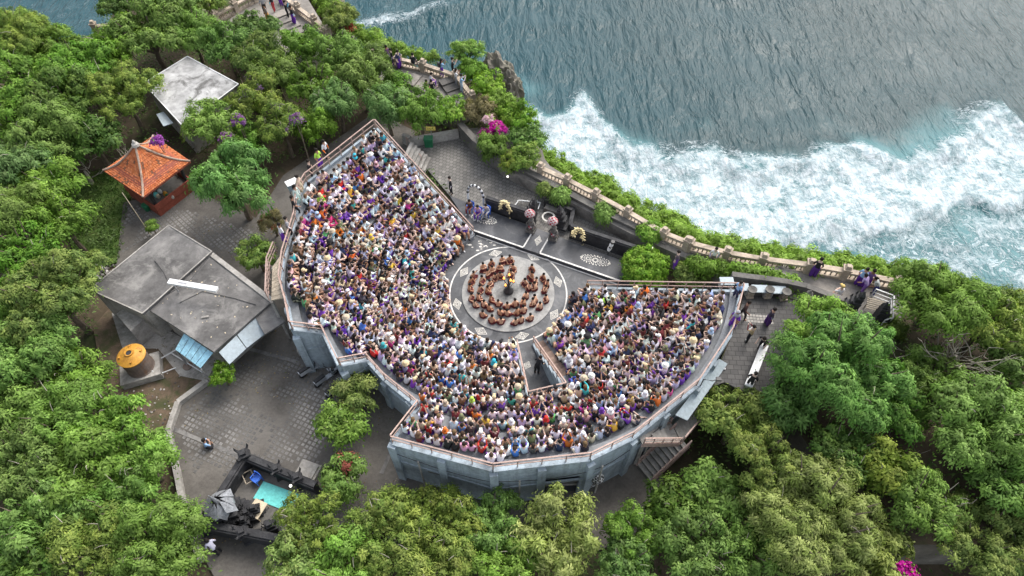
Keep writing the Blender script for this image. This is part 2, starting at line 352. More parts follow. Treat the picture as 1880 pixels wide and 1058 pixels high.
swell = 1.1*np.exp(-((Y-yu+2.5)/np.where(Y > yu-2.5, 5.0, 2.6))**2)+0.9*np.exp(-((Y-yl-1.5)/np.where(Y > yl+1.5, 5.0, 2.0))**2)*sstep(20, 40, X)+1.6*np.exp(-((Y-yc)/5)**2)*sstep(20, -20, X)+(vnoise(X*0.5+Y*0.6, Y*.9-X*.6, 7, 9)-.5)*0.7
swell = swell+foam*(vnoise(X, Y, 2.2, 11)-.5)*0.7
m, nt, b = new_mat('sea_water'); MATS['sea_water'] = m
tc = nt.nodes.new('ShaderNodeTexCoord').outputs['Object']
def at(n): a = nt.nodes.new('ShaderNodeAttribute'); a.attribute_name = n; return a.outputs['Fac']
fo, aq, te = at('foam'), at('aqua'), at('teal')
wat = mixc(nt, te, (0.03, 0.056, 0.06), (0.014, 0.058, 0.072))
mps = N(nt, 'ShaderNodeMapping'); mps.inputs['Rotation'].default_value = (0, 0, 0.6); mps.inputs['Scale'].default_value = (1, 0.26, 1); nt.links.new(tc, mps.inputs[0])
st1 = noise(nt, mps.outputs[0], 0.36, 4, 0.55, 0.5); mp2 = N(nt, 'ShaderNodeMapping'); mp2.inputs['Rotation'].default_value = (0, 0, 1.0); mp2.inputs['Scale'].default_value = (1, 0.32, 1); nt.links.new(tc, mp2.inputs[0]); st2 = mth(nt, 'MULTIPLY', noise(nt, mp2.outputs[0], 1.2, 4, 0.55, 0.2), ramp(nt, noise(nt, tc, 0.05, 3), [(0.35, g3(0.3)), (0.65, g3(1.0))]))
wat = mixc(nt, aq, wat, (0.075, 0.18, 0.195))
# foam: solid patches from noise, lace from the cell borders of distorted cells
dn = N(nt, 'ShaderNodeTexNoise', Scale=0.5, Detail=5.0); nt.links.new(tc, dn.inputs['Vector'])
vadd = nt.nodes.new('ShaderNodeVectorMath'); vadd.operation = 'MULTIPLY_ADD'; nt.links.new(dn.outputs['Color'], vadd.inputs[0]); vadd.inputs[1].default_value = (2.2, 2.2, 0); nt.links.new(tc, vadd.inputs[2])
def lace(scale, w):
    v = noise(nt, vadd.outputs[0], scale, 3, 0.5, 1.2)
    return ramp(nt, mth(nt, 'ABSOLUTE', mth(nt, 'SUBTRACT', v, 0.5)), [(0.0, g3(1)), (w, g3(0))])
l1, l2 = lace(0.3, 0.028), lace(0.75, 0.04)
l2 = mth(nt, 'MULTIPLY', l2, ramp(nt, noise(nt, tc, 0.3, 4), [(0.38, g3(0)), (0.55, g3(0.85))]))
patch = noise(nt, vadd.outputs[0], 0.33, 8, 0.72)
fine = noise(nt, vadd.outputs[0], 1.3, 7, 0.75)
solid = mth(nt, 'ADD', mth(nt, 'MULTIPLY', fo, 0.91), mth(nt, 'ADD', mth(nt, 'MULTIPLY', mth(nt, 'SUBTRACT', patch, 0.5), 1.9), mth(nt, 'MULTIPLY', mth(nt, 'SUBTRACT', fine, 0.5), 0.95)))
solid = ramp(nt, mth(nt, 'MULTIPLY', solid, 0.5), [(0.27, g3(0)), (0.5, g3(0.97))])
lacy = mth(nt, 'MULTIPLY', mth(nt, 'MAXIMUM', l1, l2), ramp(nt, mth(nt, 'ADD', fo, mth(nt, 'MULTIPLY', mth(nt, 'SUBTRACT', patch, 0.5), 0.7)), [(0.18, g3(0)), (0.5, g3(0.95))]))
ff = mth(nt, 'MAXIMUM', solid, lacy, clamp=True)
tint = ramp(nt, noise(nt, vadd.outputs[0], 0.9, 6, 0.7), [(0.32, (0.33, 0.43, 0.47)), (0.6, (0.57, 0.62, 0.64))])
nt.links.new(mixc(nt, ff, wat, tint), b.inputs['Base Color'])
nt.links.new(ramp(nt, ff, [(0, g3(0.14)), (1, g3(0.8))]), b.inputs['Roughness']); b.inputs['IOR'].default_value = 1.33; b.inputs['Specular IOR Level'].default_value = 0.26
hgt = mth(nt, 'ADD', mth(nt, 'ADD', mth(nt, 'MULTIPLY', st1, 1.0), mth(nt, 'MULTIPLY', st2, 0.4)), mth(nt, 'MULTIPLY', ff, 0.12))
bump(nt, b, hgt, 0.62, 2.2)
sea = link('sea', grid_mesh('sea', X, Y, SEA_Z+swell, 'sea_water', {'foam': foam, 'aqua': aqua, 'teal': teal}))
tag(sea, kind='structure')

# ------------------------------------------------------------------ yards and terraces
def sheet(name, poly, z, mt, parent=None, skirt=0.12):
    return MB().prism(poly, z-skirt, z).build(name, mt, parent)
YARD = W([(216, 470), (226, 372), (345, 345), (470, 400), (520, 322), (600, 268), (690, 205), (760, 240), (800, 400), (1000, 700), (1210, 830), (1230, 960), (1100, 1010), (760, 1010), (600, 990), (560, 1075), (420, 1110), (362, 1000), (330, 905), (308, 800), (330, 742), (384, 702), (330, 660), (205, 560)])
tag(sheet('yard', YARD, 0.0, 'yard'), kind='structure')
EARTH = W([(205, 560), (330, 645), (395, 690), (335, 745), (318, 800), (240, 790), (190, 700), (170, 600)])
tag(sheet('earth_patch', EARTH, -0.02, 'bare_earth', skirt=0.15), kind='structure')
COURT = W([(205, 575), (268, 585), (400, 655), (380, 700), (330, 690), (290, 640), (225, 640)])
tag(sheet('service_court', COURT, 0.006, 'concrete'), kind='structure')
LAWN = W([(140, 320), (250, 300), (235, 380), (218, 480), (150, 500), (110, 400)])
tag(sheet('lawn', LAWN, -0.03, 'lawn', skirt=0.2), kind='structure')
# square stones set in the yard, worn and sunk in places
def pavers(name, poly, origin, ang, pitch, size, zbase, keep, cA, cB, rs):
    mb = MB(); ca, sa = math.cos(ang), math.sin(ang); xs = [p[0] for p in poly]; ys = [p[1] for p in poly]
    R = max(max(xs)-min(xs), max(ys)-min(ys)); n = int(R/pitch)+2; rng = random.Random(rs)
    for i in range(-n, n):
        for j in range(-n, n):
            x = origin[0]+(i*ca-j*sa)*pitch; y = origin[1]+(i*sa+j*ca)*pitch
            if not inpoly(x, y, poly): continue
            q = float(vnoise(np.array(x), np.array(y), 2.6, 21)*0.6+vnoise(np.array(x), np.array(y), 0.9, 22)*0.4)
            if q < keep or rng.random() < 0.06: continue
            k = (q-keep)/(1-keep); s = size*rng.uniform(.85, 1.05); v = lerp(cA, cB, min(1, k*1.6)*rng.uniform(.6, 1.1))
            mb.box(x+rng.uniform(-.012, .012), y+rng.uniform(-.012, .012), zbase, s, s, 0.008+0.012*rng.random(), ang+rng.uniform(-.06, .06), 0, (v*1.03, v, v*.95), 0.9)
    return mb.build(name, 'stone_piece')
PL1 = W([(330, 790), (345, 745), (400, 712), (460, 650), (560, 655), (640, 690), (600, 760), (590, 850), (470, 850), (420, 900), (360, 880)])
o = pavers('paving_stones', PL1, PL1[0], -0.42, 0.27, 0.185, 0.002, 0.34, 0.09, 0.26, 1); tag(o, 'grid of small worn square stones set in the lower yard', kind='stuff')
PL2 = W([(232, 380), (300, 372), (480, 430), (470, 480), (395, 455), (310, 410), (225, 468)])
o = pavers('paving_stones', PL2, PL2[0], -0.75, 0.28, 0.2, 0.002, 0.3, 0.09, 0.26, 2); tag(o, 'grid of square stones round the tiled pavilion', kind='stuff')
# kerb strips across the yard
mb = MB()
for a, b in (((318, 788), (462, 846)), ((700, 870), (760, 735)), ((455, 640), (640, 690))):
    p, q = W([a, b]); mb.bar(p+Vector((0, 0, .008)), q+Vector((0, 0, .008)), 0.22, 0.03)
tag(mb.build('kerb', 'concrete_roof'), kind='structure')
mb = MB(); kp = W([(384, 702), (330, 742), (312, 795), (330, 880), (345, 960), (372, 1030)])
for a, b in zip(kp[:-1], kp[1:]): mb.bar(a+Vector((0, 0, .12)), b+Vector((0, 0, .12)), 0.3, 0.5)
tag(mb.build('yard_wall', 'concrete'), 'low curved concrete wall along the lower yard beside the trees', 'wall')

# ground behind the stage and the cliff-top path
BACK = W([(742, 262), (848, 252), (873, 281), (924, 317), (975, 342), (1026, 370), (1090, 406), (1154, 436), (1215, 470), (1150, 480), (1010, 430), (828, 362)])
tag(sheet('back_court', BACK, 0.012, 'back_pavers'), kind='structure')
RET = W([(842, 243), (873, 276), (924, 312), (975, 337), (1026, 362), (1092, 398), (1154, 428), (1210, 455), (1262, 478), (1300, 497), (1338, 510)], 0.95)
PATH_OUT = W([(990, 318, 1.0), (1095, 368, 1.0), (1215, 436, 1.2), (1255, 452, 1.6), (1330, 472, 2.2), (1395, 484, 2.9), (1480, 494, 3.4), (1560, 506, 3.4), (1648, 524, 3.4), (1760, 556, 3.4), (1900, 600, 3.4)])
# the path as a raised solid: inner edge on the retaining wall, outer edge beyond the balustrade
inner = [RET[2], RET[3], RET[4], RET[5], RET[6], RET[7], RET[8], RET[9], RET[10]]
mbp = MB()
def strip(mb, A, B, zb=-0.3):
    for i in range(len(A)-1):
        a0, a1, b0, b1 = A[i], A[i+1], B[i], B[i+1]
        mb.hexa([(a0.x, a0.y, zb), (a1.x, a1.y, zb), (b1.x, b1.y, zb), (b0.x, b0.y, zb)], [a0, a1, b1, b0])
def resample(pl, n):
    L = [0]
    for a, b in zip(pl[:-1], pl[1:]): L.append(L[-1]+(b-a).length)
    out = []; k = 0
    for i in range(n):
        s = L[-1]*i/(n-1)
        while k < len(pl)-2 and L[k+1] < s: k += 1
        out.append(pl[k].lerp(pl[k+1], (s-L[k])/max(1e-6, L[k+1]-L[k])))
    return out
SHELF_IN = W([(850, 235, .8), (924, 308, .95), (1026, 360, .97), (1154, 427, 1.0), (1262, 476, 1.5), (1338, 508, 2.2), (1440, 540, 3.3)])
SHELF_OUT = W([(985, 235, .4), (1002, 300, .9), (1088, 352, .97), (1222, 424, 1.1), (1320, 462, 2.0), (1400, 478, 2.8), (1490, 490, 3.35)])
A_, B_ = resample(SHELF_IN, 26), resample(SHELF_OUT, 26); strip(mbp, A_, B_)
tag(mbp.build('path', 'terrace'), kind='structure')
PLAZA_Z = 3.5
PLAZA = W([(1349, 600), (1368, 524), (1440, 540), (1490, 488), (1640, 508), (1900, 585), (2300, 690), (2300, 1000), (1600, 1000), (1420, 720), (1330, 700), (1300, 715)], PLAZA_Z)
plz = MB().prism([(p.x, p.y) for p in PLAZA], -0.3, PLAZA_Z-.02).build('terrace_ground', 'soil'); tag(plz, kind='structure')
PLZ2 = W([(1350, 602), (1369, 530), (1430, 546), (1530, 565), (1560, 600), (1500, 700), (1400, 735), (1330, 702), (1303, 712)], PLAZA_Z)
tag(sheet('plaza', PLZ2, PLAZA_Z+.01, 'plaza_pavers', skirt=.2), kind='structure')
PTH2 = W([(1370, 505), (1440, 486), (1490, 492), (1640, 512), (1660, 560), (1640, 640), (1560, 620), (1535, 570), (1440, 545), (1380, 530)], PLAZA_Z)
tag(sheet('cliff_walk', PTH2, PLAZA_Z+.006, 'terrace', skirt=.2), kind='structure')
# worn white mosaic strip on the plaza
mb = MB(); c0 = P(1366, 578, PLAZA_Z+.016)
for i in range(9):
    for j in range(3): mb.box(c0.x+i*.19, c0.y-.02*i-j*.2, PLAZA_Z+.012, .16, .16, .006)
tag(mb.build('plaza_tiles', 'concrete'), kind='stuff', label='strip of pale square tiles in the right plaza')

# ------------------------------------------------------------------ balustrades
_bal = MB().lathe(0, 0, [(.05, 0), (.05, .05), (.03, .09), (.06, .2), (.035, .34), (.055, .4), (.055, .46)], 6).mesh('baluster', 'tan_stone')
_pst = MB().box(0, 0, 0, .42, .42, .95).box(0, 0, .95, .52, .52, .1).box(0, 0, 1.05, .36, .36, .22, 0, 0, None, .7).mesh('post', 'tan_stone')
def balustrade(pts, label, spacing=2.6, last=True):
    t = thing('balustrade', label, 'balustrade', pts[0], 0, 'stone balustrades on the cliff top'); o0 = pts[0]
    for k, (a, b) in enumerate(zip(pts[:-1], pts[1:])):
        n = max(1, round((b-a).length/spacing)); rz = math.atan2(b.y-a.y, b.x-a.x)
        for i in range(n+(1 if (k == len(pts)-2 and last) else 0)):
            link('post', _pst, t, a.lerp(b, i/n)-o0, rz)
        for i in range(n):
            p, q = a.lerp(b, i/n)-o0, a.lerp(b, (i+1)/n)-o0; e = (q-p).normalized()*.2
            z = Vector((0, 0, 1))
            MB().bar(p+e+z*.1, q-e+z*.1, .3, .2).build('plinth', 'tan_stone', t)
            MB().bar(p+e+z*.72, q-e+z*.72, .36, .14).build('coping', 'tan_stone', t)
            L = (q-p).length-.5; m = max(2, int(L/.27))
            for j in range(m): link('baluster', _bal, t, p.lerp(q, (.25+L*(j+.5)/m)/(L+.5))+z*.195, rz)
    return t
balustrade(W([(992, 322, .97), (1040, 343, .97), (1092, 370, .98), (1150, 402, 1.0), (1216, 441, 1.15), (1258, 458, 1.6)]), 'tan stone balustrade along the cliff edge behind the stage')
balustrade(W([(1262, 459, 1.62), (1330, 477, 2.2), (1395, 489, 2.9), (1480, 500, 3.45), (1545, 511, 3.5), (1640, 531, 3.5)]), 'weathered tan balustrade on the cliff walk beyond the right wing')
balustrade(W([(1842, 592, 3.5), (1910, 612, 3.5)]), 'short end of tan balustrade among bushes at the right edge', last=False)
balustrade(W([(688, 114, 1.0), (733, 122, 1.0), (778, 132, 1.0), (838, 152, 1.0), (868, 190, 1.0)]), 'tan balustrade round the lookout terrace with visitors', 2.4)
balustrade(W([(180, 62, 1.0), (238, 57, 1.0)]), 'short piece of tan balustrade between dark trees above the pale roof')
balustrade(W([(384, 42, 1.0), (400, 42, 1.0), (470, 4, 1.0), (520, -22, 1.0)]), 'tan balustrade on the inland side of the far promontory walk')
balustrade(W([(520, 4, 1.0), (580, 50, 1.0), (605, 70, 1.0)]), 'tan balustrade on the sea side of the far promontory walk')
tag(MB().prism([(p.x, p.y) for p in W([(384, 48), (405, 48), (520, -40), (560, -10), (612, 76), (560, 120), (520, 90), (440, 70)], 1.0)], -.3, 1.0).build('far_walk', 'terrace'), kind='structure')
tag(MB().prism([(p.x, p.y) for p in W([(685, 112), (778, 128), (850, 150), (870, 195), (830, 215), (740, 180), (700, 150)], 1.0)], -.3, 1.0).build('lookout_terrace', 'terrace'), kind='structure')
def steps(name, label, a, b, width, n, z0, z1, mt, parent=None, solid=True):
    a, b = Vector((a[0], a[1], 0)), Vector((b[0], b[1], 0)); d = (b-a); rz = math.atan2(d.y, d.x); L = d.length/n
    t = thing(name, label, 'steps') if parent is None else link(name, None, parent)
    for i in range(n):
        p = a+d*((i+.5)/n); z = lerp(z0, z1, (i+1)/n)
        MB().box(p.x, p.y, z0-.02 if solid else z-.09, L+(.0 if solid else .03), width-.002*i, (z-z0+.02) if solid else .09, rz).build('step', mt, t)
    return t
pa, pb = W([(795, 150, 1.0), (742, 136, 1.0)]); steps('stone_steps', 'broad stone steps on the lookout terrace', P(800, 166, 1), P(752, 152, 1), 1.4, 3, 1.0, 1.45, 'terrace')
pa = W([(822, 140, 1), (842, 172, 1)]); steps('stone_steps', 'dark stone steps at the corner of the lookout terrace', P(842, 180, 1), P(818, 150, 1), 1.3, 3, 1.0, 1.4, 'dark_stone')
steps('stone_steps', 'stone steps on the far promontory walk', P(545, 66, 1), P(512, 30, 1), 1.8, 4, 1.0, 1.5, 'terrace')
# retaining wall between the back court and the path
t = thing('retaining_wall', 'dark curved retaining wall between the back court and the cliff path', 'wall')
rp = W([(846, 250), (873, 279), (900, 301), (924, 316), (975, 341), (1026, 368), (1092, 404), (1154, 434), (1215, 466), (1262, 486), (1300, 503), (1338, 516)])
for i, (a, b) in enumerate(zip(rp[:-1], rp[1:])):
    h = 1.35 if i < 9 else 1.9
    mb = MB(); mb.bar(a+Vector((0, 0, h/2-.1)), b+Vector((0, 0, h/2-.1)), .34, h); mb.build('wall_block', 'dark_stone', t)
    MB().bar(a+Vector((0, 0, h-.06)), b+Vector((0, 0, h-.06)), .5, .12).build('coping', 'dark_stone', t)
t = thing('low_wall', 'dark low wall with rounded top between plaza and cliff walk', 'wall')
rp = W([(1338, 518), (1368, 522), (1402, 526), (1440, 532), (1472, 539), (1505, 552), (1548, 566)], PLAZA_Z)
for a, b in zip(rp[:-1], rp[1:]):
    MB().bar(a+Vector((0, 0, .3)), b+Vector((0, 0, .3)), .3, .9).build('wall_block', 'dark_stone', t)
    MB().bar(a+Vector((0, 0, .78)), b+Vector((0, 0, .78)), .36, .1).build('coping', 'dark_stone', t)
# low end wall and rails of the back court
t = thing('court_wall', 'low pale wall with rails closing the back court beside the seating', 'wall')
a, b = W([(752, 268), (842, 252)]); MB().bar(a+Vector((0, 0, .35)), b+Vector((0, 0, .35)), .4, .7).build('wall_block', 'concrete', t)
a, b = W([(742, 262), (755, 268)]); MB().bar(a+Vector((0, 0, .45)), b+Vector((0, 0, .45)), .3, .9).build('wall_block', 'concrete', t)
for k in range(4):
    q = P(748+k*9, 268+k*12, 0); MB().box(q.x, q.y, 0, .05, .05, .9).build('rail_post', 'rail', t)
a, b = W([(748, 268), (776, 304)]); MB().bar(a+Vector((0, 0, .9)), b+Vector((0, 0, .9)), .05).build('rail_bar', 'rail', t)
steps('side_stairs', 'pale concrete stairs from the back court up beside the left wing', P(786, 306), P(752, 300), 1.5, 6, 0.02, 1.5, 'concrete')

# ------------------------------------------------------------------ stage
def disc(mb, r, z, n=72, r0=0.0, cx=0, cy=0, h=0.004):
    if r0 == 0: return mb.lathe(cx, cy, [(r, z-h), (r, z)], n)
    for k in range(n):
        a0, a1 = 2*PI*k/n, 2*PI*(k+1)/n
        q = lambda z: [(cx+math.cos(a)*rr, cy+math.sin(a)*rr, z) for a, rr in ((a0, r0), (a0, r), (a1, r), (a1, r0))]
        mb.hexa(q(z-h), q(z))
    return mb
FLOORP = [(-3.0, 6.2)]+[(-9.2*math.cos(a), -9.2*math.sin(a)) for a in np.linspace(-.3, 2.6, 30)]+[(9.2, 2.0), (7.6, 1.0)]
sf = MB().prism(FLOORP, -.1, .012).build('stage_floor', 'stage_paint'); tag(sf, kind='structure')
MB().prism([(p.x, p.y) for p in W([(940, 640), (1000, 640), (1085, 900), (985, 905)])], -.1, .008).build('passage_floor', 'asphalt', sf)
disc(MB(), 3.92, .018, 96, 3.83, h=.006).build('ring_line', 'worn_white', sf)
dk = disc(MB(), 3.06, .085, 72, h=.085).build('disc_platform', 'disc', sf)
# soot and wear on the disc come from its own material: dark round the torch foot
nt = MATS['disc'].node_tree; b = nt.nodes['Principled BSDF']; oldc = b.inputs['Base Color'].links[0].from_socket
tcd = nt.nodes.new('ShaderNodeTexCoord').outputs['Object']; ln = nt.nodes.new('ShaderNodeVectorMath'); ln.operation = 'LENGTH'; nt.links.new(tcd, ln.inputs[0])
dd = mth(nt, 'ADD', ln.outputs['Value'], mth(nt, 'MULTIPLY', mth(nt, 'SUBTRACT', noise(nt, tcd, 2.2, 6, .7), .5), 1.3))
nt.links.new(mixc(nt, ramp(nt, mth(nt, 'MULTIPLY', dd, 0.3), [(0.12, g3(.78)), (0.3, g3(0.0))]), oldc, (0.05, 0.05, 0.05)), b.inputs['Base Color'])
# lozenge motifs painted round the ring: outlined diamonds with a rosette
def lozenge(x, y, rz, L, Wd, z, name='painted_motif', parent=None, fill=False, mt='motif'):
    mb = MB(); ca, sa = math.cos(rz), math.sin(rz); T = lambda u, v: (x+u*ca-v*sa, y+u*sa+v*ca)
    def ring(k0, k1):
        c = [(L/2, 0), (0, Wd/2), (-L/2, 0), (0, -Wd/2)]
        for i in range(4):
            a, b = c[i], c[(i+1) % 4]
            q = [T(a[0]*k1, a[1]*k1), T(b[0]*k1, b[1]*k1), T(b[0]*k0, b[1]*k0), T(a[0]*k0, a[1]*k0)]
            mb.hexa([(*p, z-.003) for p in q], [(*p, z) for p in q])
    ring(.86, 1.0); ring(.6, .72)
    for i in range(8):
        a = i*PI/4; rr = .42 if i % 2 == 0 else .34
        q = [T(math.cos(a+da)*L*rr*k/2*1.0, math.sin(a+da)*Wd*rr*k/2) for da, k in ((0, .25), (-.3, .75), (0, 1.25), (.3, .75))]
        mb.hexa([(*p, z-.003) for p in q], [(*p, z) for p in q])
    for u, v in ((.33, .3), (-.33, .3), (.33, -.3), (-.33, -.3), (.76, 0), (-.76, 0), (0, .76), (0, -.76)):
        q = T(u*L/2*.8, v*Wd/2*.95); mb.box(q[0], q[1], z-.003, L*.09, L*.07, .003, rz+.78)
    return mb.build(name, mt, parent)
for k in range(8):
    a = math.radians(15+45*k); lozenge(3.45*math.cos(a), 3.45*math.sin(a), a+PI/2, .95, .6, .02, parent=sf)
def mandala(x, y, rz, L, Wd, z, parent):
    mb = MB(); ca, sa = math.cos(rz), math.sin(rz); T = lambda u, v: (x+u*ca-v*sa, y+u*sa+v*ca, z)
    def petal(u, v, a, l, w):
        q = [(u+math.cos(a)*du-math.sin(a)*dv, v+math.sin(a)*du+math.cos(a)*dv) for du, dv in ((0, 0), (l*.5, -w), (l, 0), (l*.5, w))]
        q = [T(*p) for p in q]; mb.hexa([(p[0], p[1], z-.003) for p in q], q)
    for cx in (0, L*.26, -L*.26):
        s = 1.0 if cx == 0 else .7
        for i in range(10): petal(cx+math.cos(i*.628)*.09*s, math.sin(i*.628)*.09*s, i*.628, .17*s, .045*s)
        for i in range(14): petal(cx+math.cos(i*.449)*.3*s, math.sin(i*.449)*.3*s, i*.449+.5, .14*s, .045*s)
    for i in range(26):
        a = 2*PI*i/26; u, v = math.cos(a)*L*.47, math.sin(a)*Wd*.44; petal(u, v, a+.6, .13, .045)
    for s in (-1, 1): petal(s*L*.42, 0, 0 if s > 0 else PI, .24, .09)
    return mb.build('painted_motif', 'motif', parent)
# raised strip in front of the gate wall
SA, SB = P(868, 424, .28), P(1140, 518, .28); SC, SD = P(1152, 482, .28), P(826, 360, .28)
dirv = (SB-SA).normalized(); nrm = Vector((-dirv.y, dirv.x, 0)); STZ = .28
DK = [SA, SB, SC, SD]
dek = MB().prism([(p.x, p.y) for p in DK], -.05, STZ).build('stage_deck', 'stage_deck'); tag(dek, kind='structure')
def paint_line(a, b, w, z, parent, mt='worn_white'): return MB().bar(Vector((a.x, a.y, z)), Vector((b.x, b.y, z)), w, .012).build('painted_line', mt, parent)
def on_deck(s, t): return Vector((SA.x+dirv.x*s+nrm.x*t, SA.y+dirv.y*s+nrm.y*t, STZ))
DL = (SB-SA).length; GX = DL*.5      # gap in front of the gate
gL = (P(962, 452, STZ)-SA).dot(dirv); gR = (P(992, 463, STZ)-SA).dot(dirv)
paint_line(on_deck(0, .07), on_deck(gL, .07), .12, STZ+.004, dek); paint_line(on_deck(gR, .07), on_deck(DL, .07), .12, STZ+.004, dek)
dT = (SD-SA).dot(nrm)
paint_line(on_deck(gL, .13), on_deck(gL+.05, dT-.55), .1, STZ+.004, dek); paint_line(on_deck(gR, .13), on_deck(gR+.05, dT-.55), .1, STZ+.004, dek)
paint_line(on_deck(.3, -.09), on_deck(DL, -.09), .08, .02, sf)
q = P(888, 402, STZ); mandala(q.x, q.y, math.atan2(dirv.y, dirv.x)+.05, 1.9, .75, STZ+.006, dek)
q = P(1093, 478, STZ); mandala(q.x, q.y, math.atan2(dirv.y, dirv.x)+.1, 2.0, .75, STZ+.006, dek)
q = P(988, 442, STZ); lozenge(q.x, q.y, math.atan2(dirv.y, dirv.x)+1.75, .95, .5, STZ+.006, parent=dek)
q = P(1007, 398, STZ); disc(MB(), .48, STZ+.008, 40, .36, q.x, q.y).build('painted_motif', 'motif', dek)
q = P(968, 671); lozenge(q.x, q.y, 1.2, .6, .5, .02, parent=sf)
mb = MB(); rng = random.Random(5)    # flaked paint spots left of the ring
for i in range(90):
    q = P(rng.gauss(905, 28), rng.gauss(447, 14)); s = rng.uniform(.03, .11)
    if q.length > 4.1 and (q-SA).dot(nrm) < -.1: mb.lathe(q.x, q.y, [(s, .012), (s*.9, .017)], 7, 0, None, 1.6, .8)
mb.build('flaked_paint', 'motif', sf)

# gate wall: low black wall with coping, split gate, statues
t = thing('stage_wall', 'low black stone wall with stepped coping behind the stage deck', 'wall')
zv = Vector((0, 0, 1))
wl = [on_deck(-.1, dT+.15), on_deck((P(978, 418, STZ)-SA).dot(dirv), dT+.15), on_deck((P(1042, 440, STZ)-SA).dot(dirv), dT+.15), on_deck(DL+.3, dT+.15)]
for a, b in ((wl[0], wl[1]), (wl[2], wl[3])):
    n = 4
    for i in range(n):
        p, q = a.lerp(b, i/n), a.lerp(b, (i+1)/n)
        MB().bar(p+zv*.3, q+zv*.3, .3, 1.1).build('wall_block', 'black_stone', t); MB().bar(p+zv*.89, q+zv*.89, .42, .08).build('coping', 'black_stone', t)
        MB().bar(p+zv*.98, q+zv*.98, .26, .1).build('coping', 'black_stone', t)
def split_tower(name, label, at_, rz, H, side, group=None):
    t = thing(name, label, 'gate', at_, rz, group); z = 0; w = .75; dpt = .75
    for i, h in enumerate((.25, .75, .2, .35, .18, .28, .15, .22)):
        ww = w*(1-.085*i)*(1.12 if i % 2 == 0 else .9); h *= H/2.4
        MB().box(side*ww/2, 0, z, ww, dpt*(1-.07*i)*(1.1 if i % 2 == 0 else .9), h).build('course', 'black_stone', t)
        if i % 2 == 0 and i > 0:
            for s in (-1, 1): MB().box(side*(ww-.03), s*dpt*(1-.07*i)*.5, z+h*.4, .11, .11, .26, .4, 0, None, .15).build('spike', 'black_stone', t)
        z += h
    MB().box(side*.14, 0, z, .26, .3, .3, 0, 0, None, .2).build('finial', 'black_stone', t); return t
rzd = math.atan2(dirv.y, dirv.x)
split_tower('split_gate', 'black stepped gate tower beside the left chequered statue', P(983, 402, STZ), rzd, 1.7, -1)
split_tower('split_gate', 'black stepped gate tower beside the right chequered statue', P(1022, 412, STZ), rzd, 1.7, 1)
mb = thing('gate_forecourt', 'dark steps and low walls behind the split gate', 'steps')
for (a, b, h) in (((1000, 378), (1050, 398), .8), ((1052, 392), (1046, 425), .7), ((1046, 380), (1090, 396), 1.0)):
    p, q = W([a, b]); MB().bar(p+zv*h/2, q+zv*h/2, .28, h).build('wall_block', 'black_stone', mb)
p = P(1018, 384, .2); MB().box(p.x, p.y, 0, 1.3, .9, .45, rzd).build('step', 'dark_stone', mb)
def guardian(at_, rz, label, cloth='red_check', s=1.0, parasol=True):
    t = thing('guardian_statue', label, 'statue', at_, rz, 'guardian statues')
    MB().box(0, 0, 0, .62*s, .55*s, .22*s).box(0, 0, .22*s, .5*s, .45*s, .18*s).build('pedestal', 'dark_stone', t)
    b = MB(); b.ball(0, 0, .72*s, .24*s, .22*s, .36*s, 10, 6); b.ball(0, -.05*s, 1.12*s, .15*s, .15*s, .17*s, 8, 6)
    for sd in (-1, 1):
        b.tube([(sd*.2*s, 0, .95*s), (sd*.32*s, -.1*s, .75*s), (sd*.16*s, -.25*s, .68*s)], [.075*s, .06*s, .05*s]); b.tube([(sd*.12*s, 0, .5*s), (sd*.22*s, -.25*s, .52*s), (sd*.18*s, -.27*s, .36*s)], [.11*s, .08*s, .07*s])
    b.build('figure', 'dark_stone' if parasol else 'concrete', t, True); MB().lathe(0, -.03*s, [(.17*s, 1.18*s), (.2*s, 1.22*s), (.1*s, 1.34*s), (.03*s, 1.46*s)], 8).build('crown', 'dark_stone', t)
    MB().lathe(0, 0, [(.27*s, .5*s), (.26*s, .62*s), (.24*s, .7*s)], 10).build('waist_cloth', cloth, t)
    if parasol:
        prof = [(.38*s, 1.55*s), (.35*s, 1.68*s), (.25*s, 1.82*s), (.14*s, 1.93*s), (.02*s, 1.96*s)]
        MB().lathe(-.18*s, .12*s, prof, 16).build('parasol', cloth, t, True); MB().tube([(-.18*s, .12*s, .2*s), (-.18*s, .12*s, 2.02*s)], .02*s).build('pole', 'black_paint', t)
    return t
guardian(P(975, 424, STZ), rzd, 'stone guardian under a red and white chequered parasol, nearer the seating')
guardian(P(1016, 438, STZ), rzd, 'stone guardian under a red and white chequered parasol, nearer the round shrub')

# woven palm arches along the wall
def arch(at_, rz, label, span, h, kind):
    t = thing('palm_arch', label, 'decoration', at_, rz); n = 15; pts = []
    for i in range(n+1):
        a = PI*i/n; pts.append(Vector((-math.cos(a)*span/2, 0, h*.45+math.sin(a)*h*.55)))
    pts = [Vector((-span/2, 0, 0 if kind == 'band' else h*.35))]+pts+[Vector((span/2, 0, 0))]
    for i in range(len(pts)-1):
        if kind == 'band':
            MB().tube([pts[i], pts[i+1]], .085, 8).build('band', 'black_paint' if i % 2 else 'white_paint', t)
    if kind != 'band':
        MB().tube(pts, .03).build('cane', 'palm_leaf', t); rng = random.Random(int(span*100))
        for i in range(1, len(pts)):
            m = MB()
            for k in range(7):
                d = Vector((rng.uniform(-1, 1), rng.uniform(-.6, .6), rng.uniform(-1.1, .4))).normalized()*rng.uniform(.14, .26); m.bar(pts[i], pts[i]+d, .06, .015)
            m.build('leaf_tassel', 'palm_leaf', t)
        p = pts[-1]; MB().tube([p, p+Vector((0, 0, -.0))+Vector((0, -.02, .35))], .05).build('foot', 'black_paint', t)
    return t
arch(P(874, 372, STZ), rzd, 'arch of black and white bands over the seated elders', 1.25, 1.75, 'band')
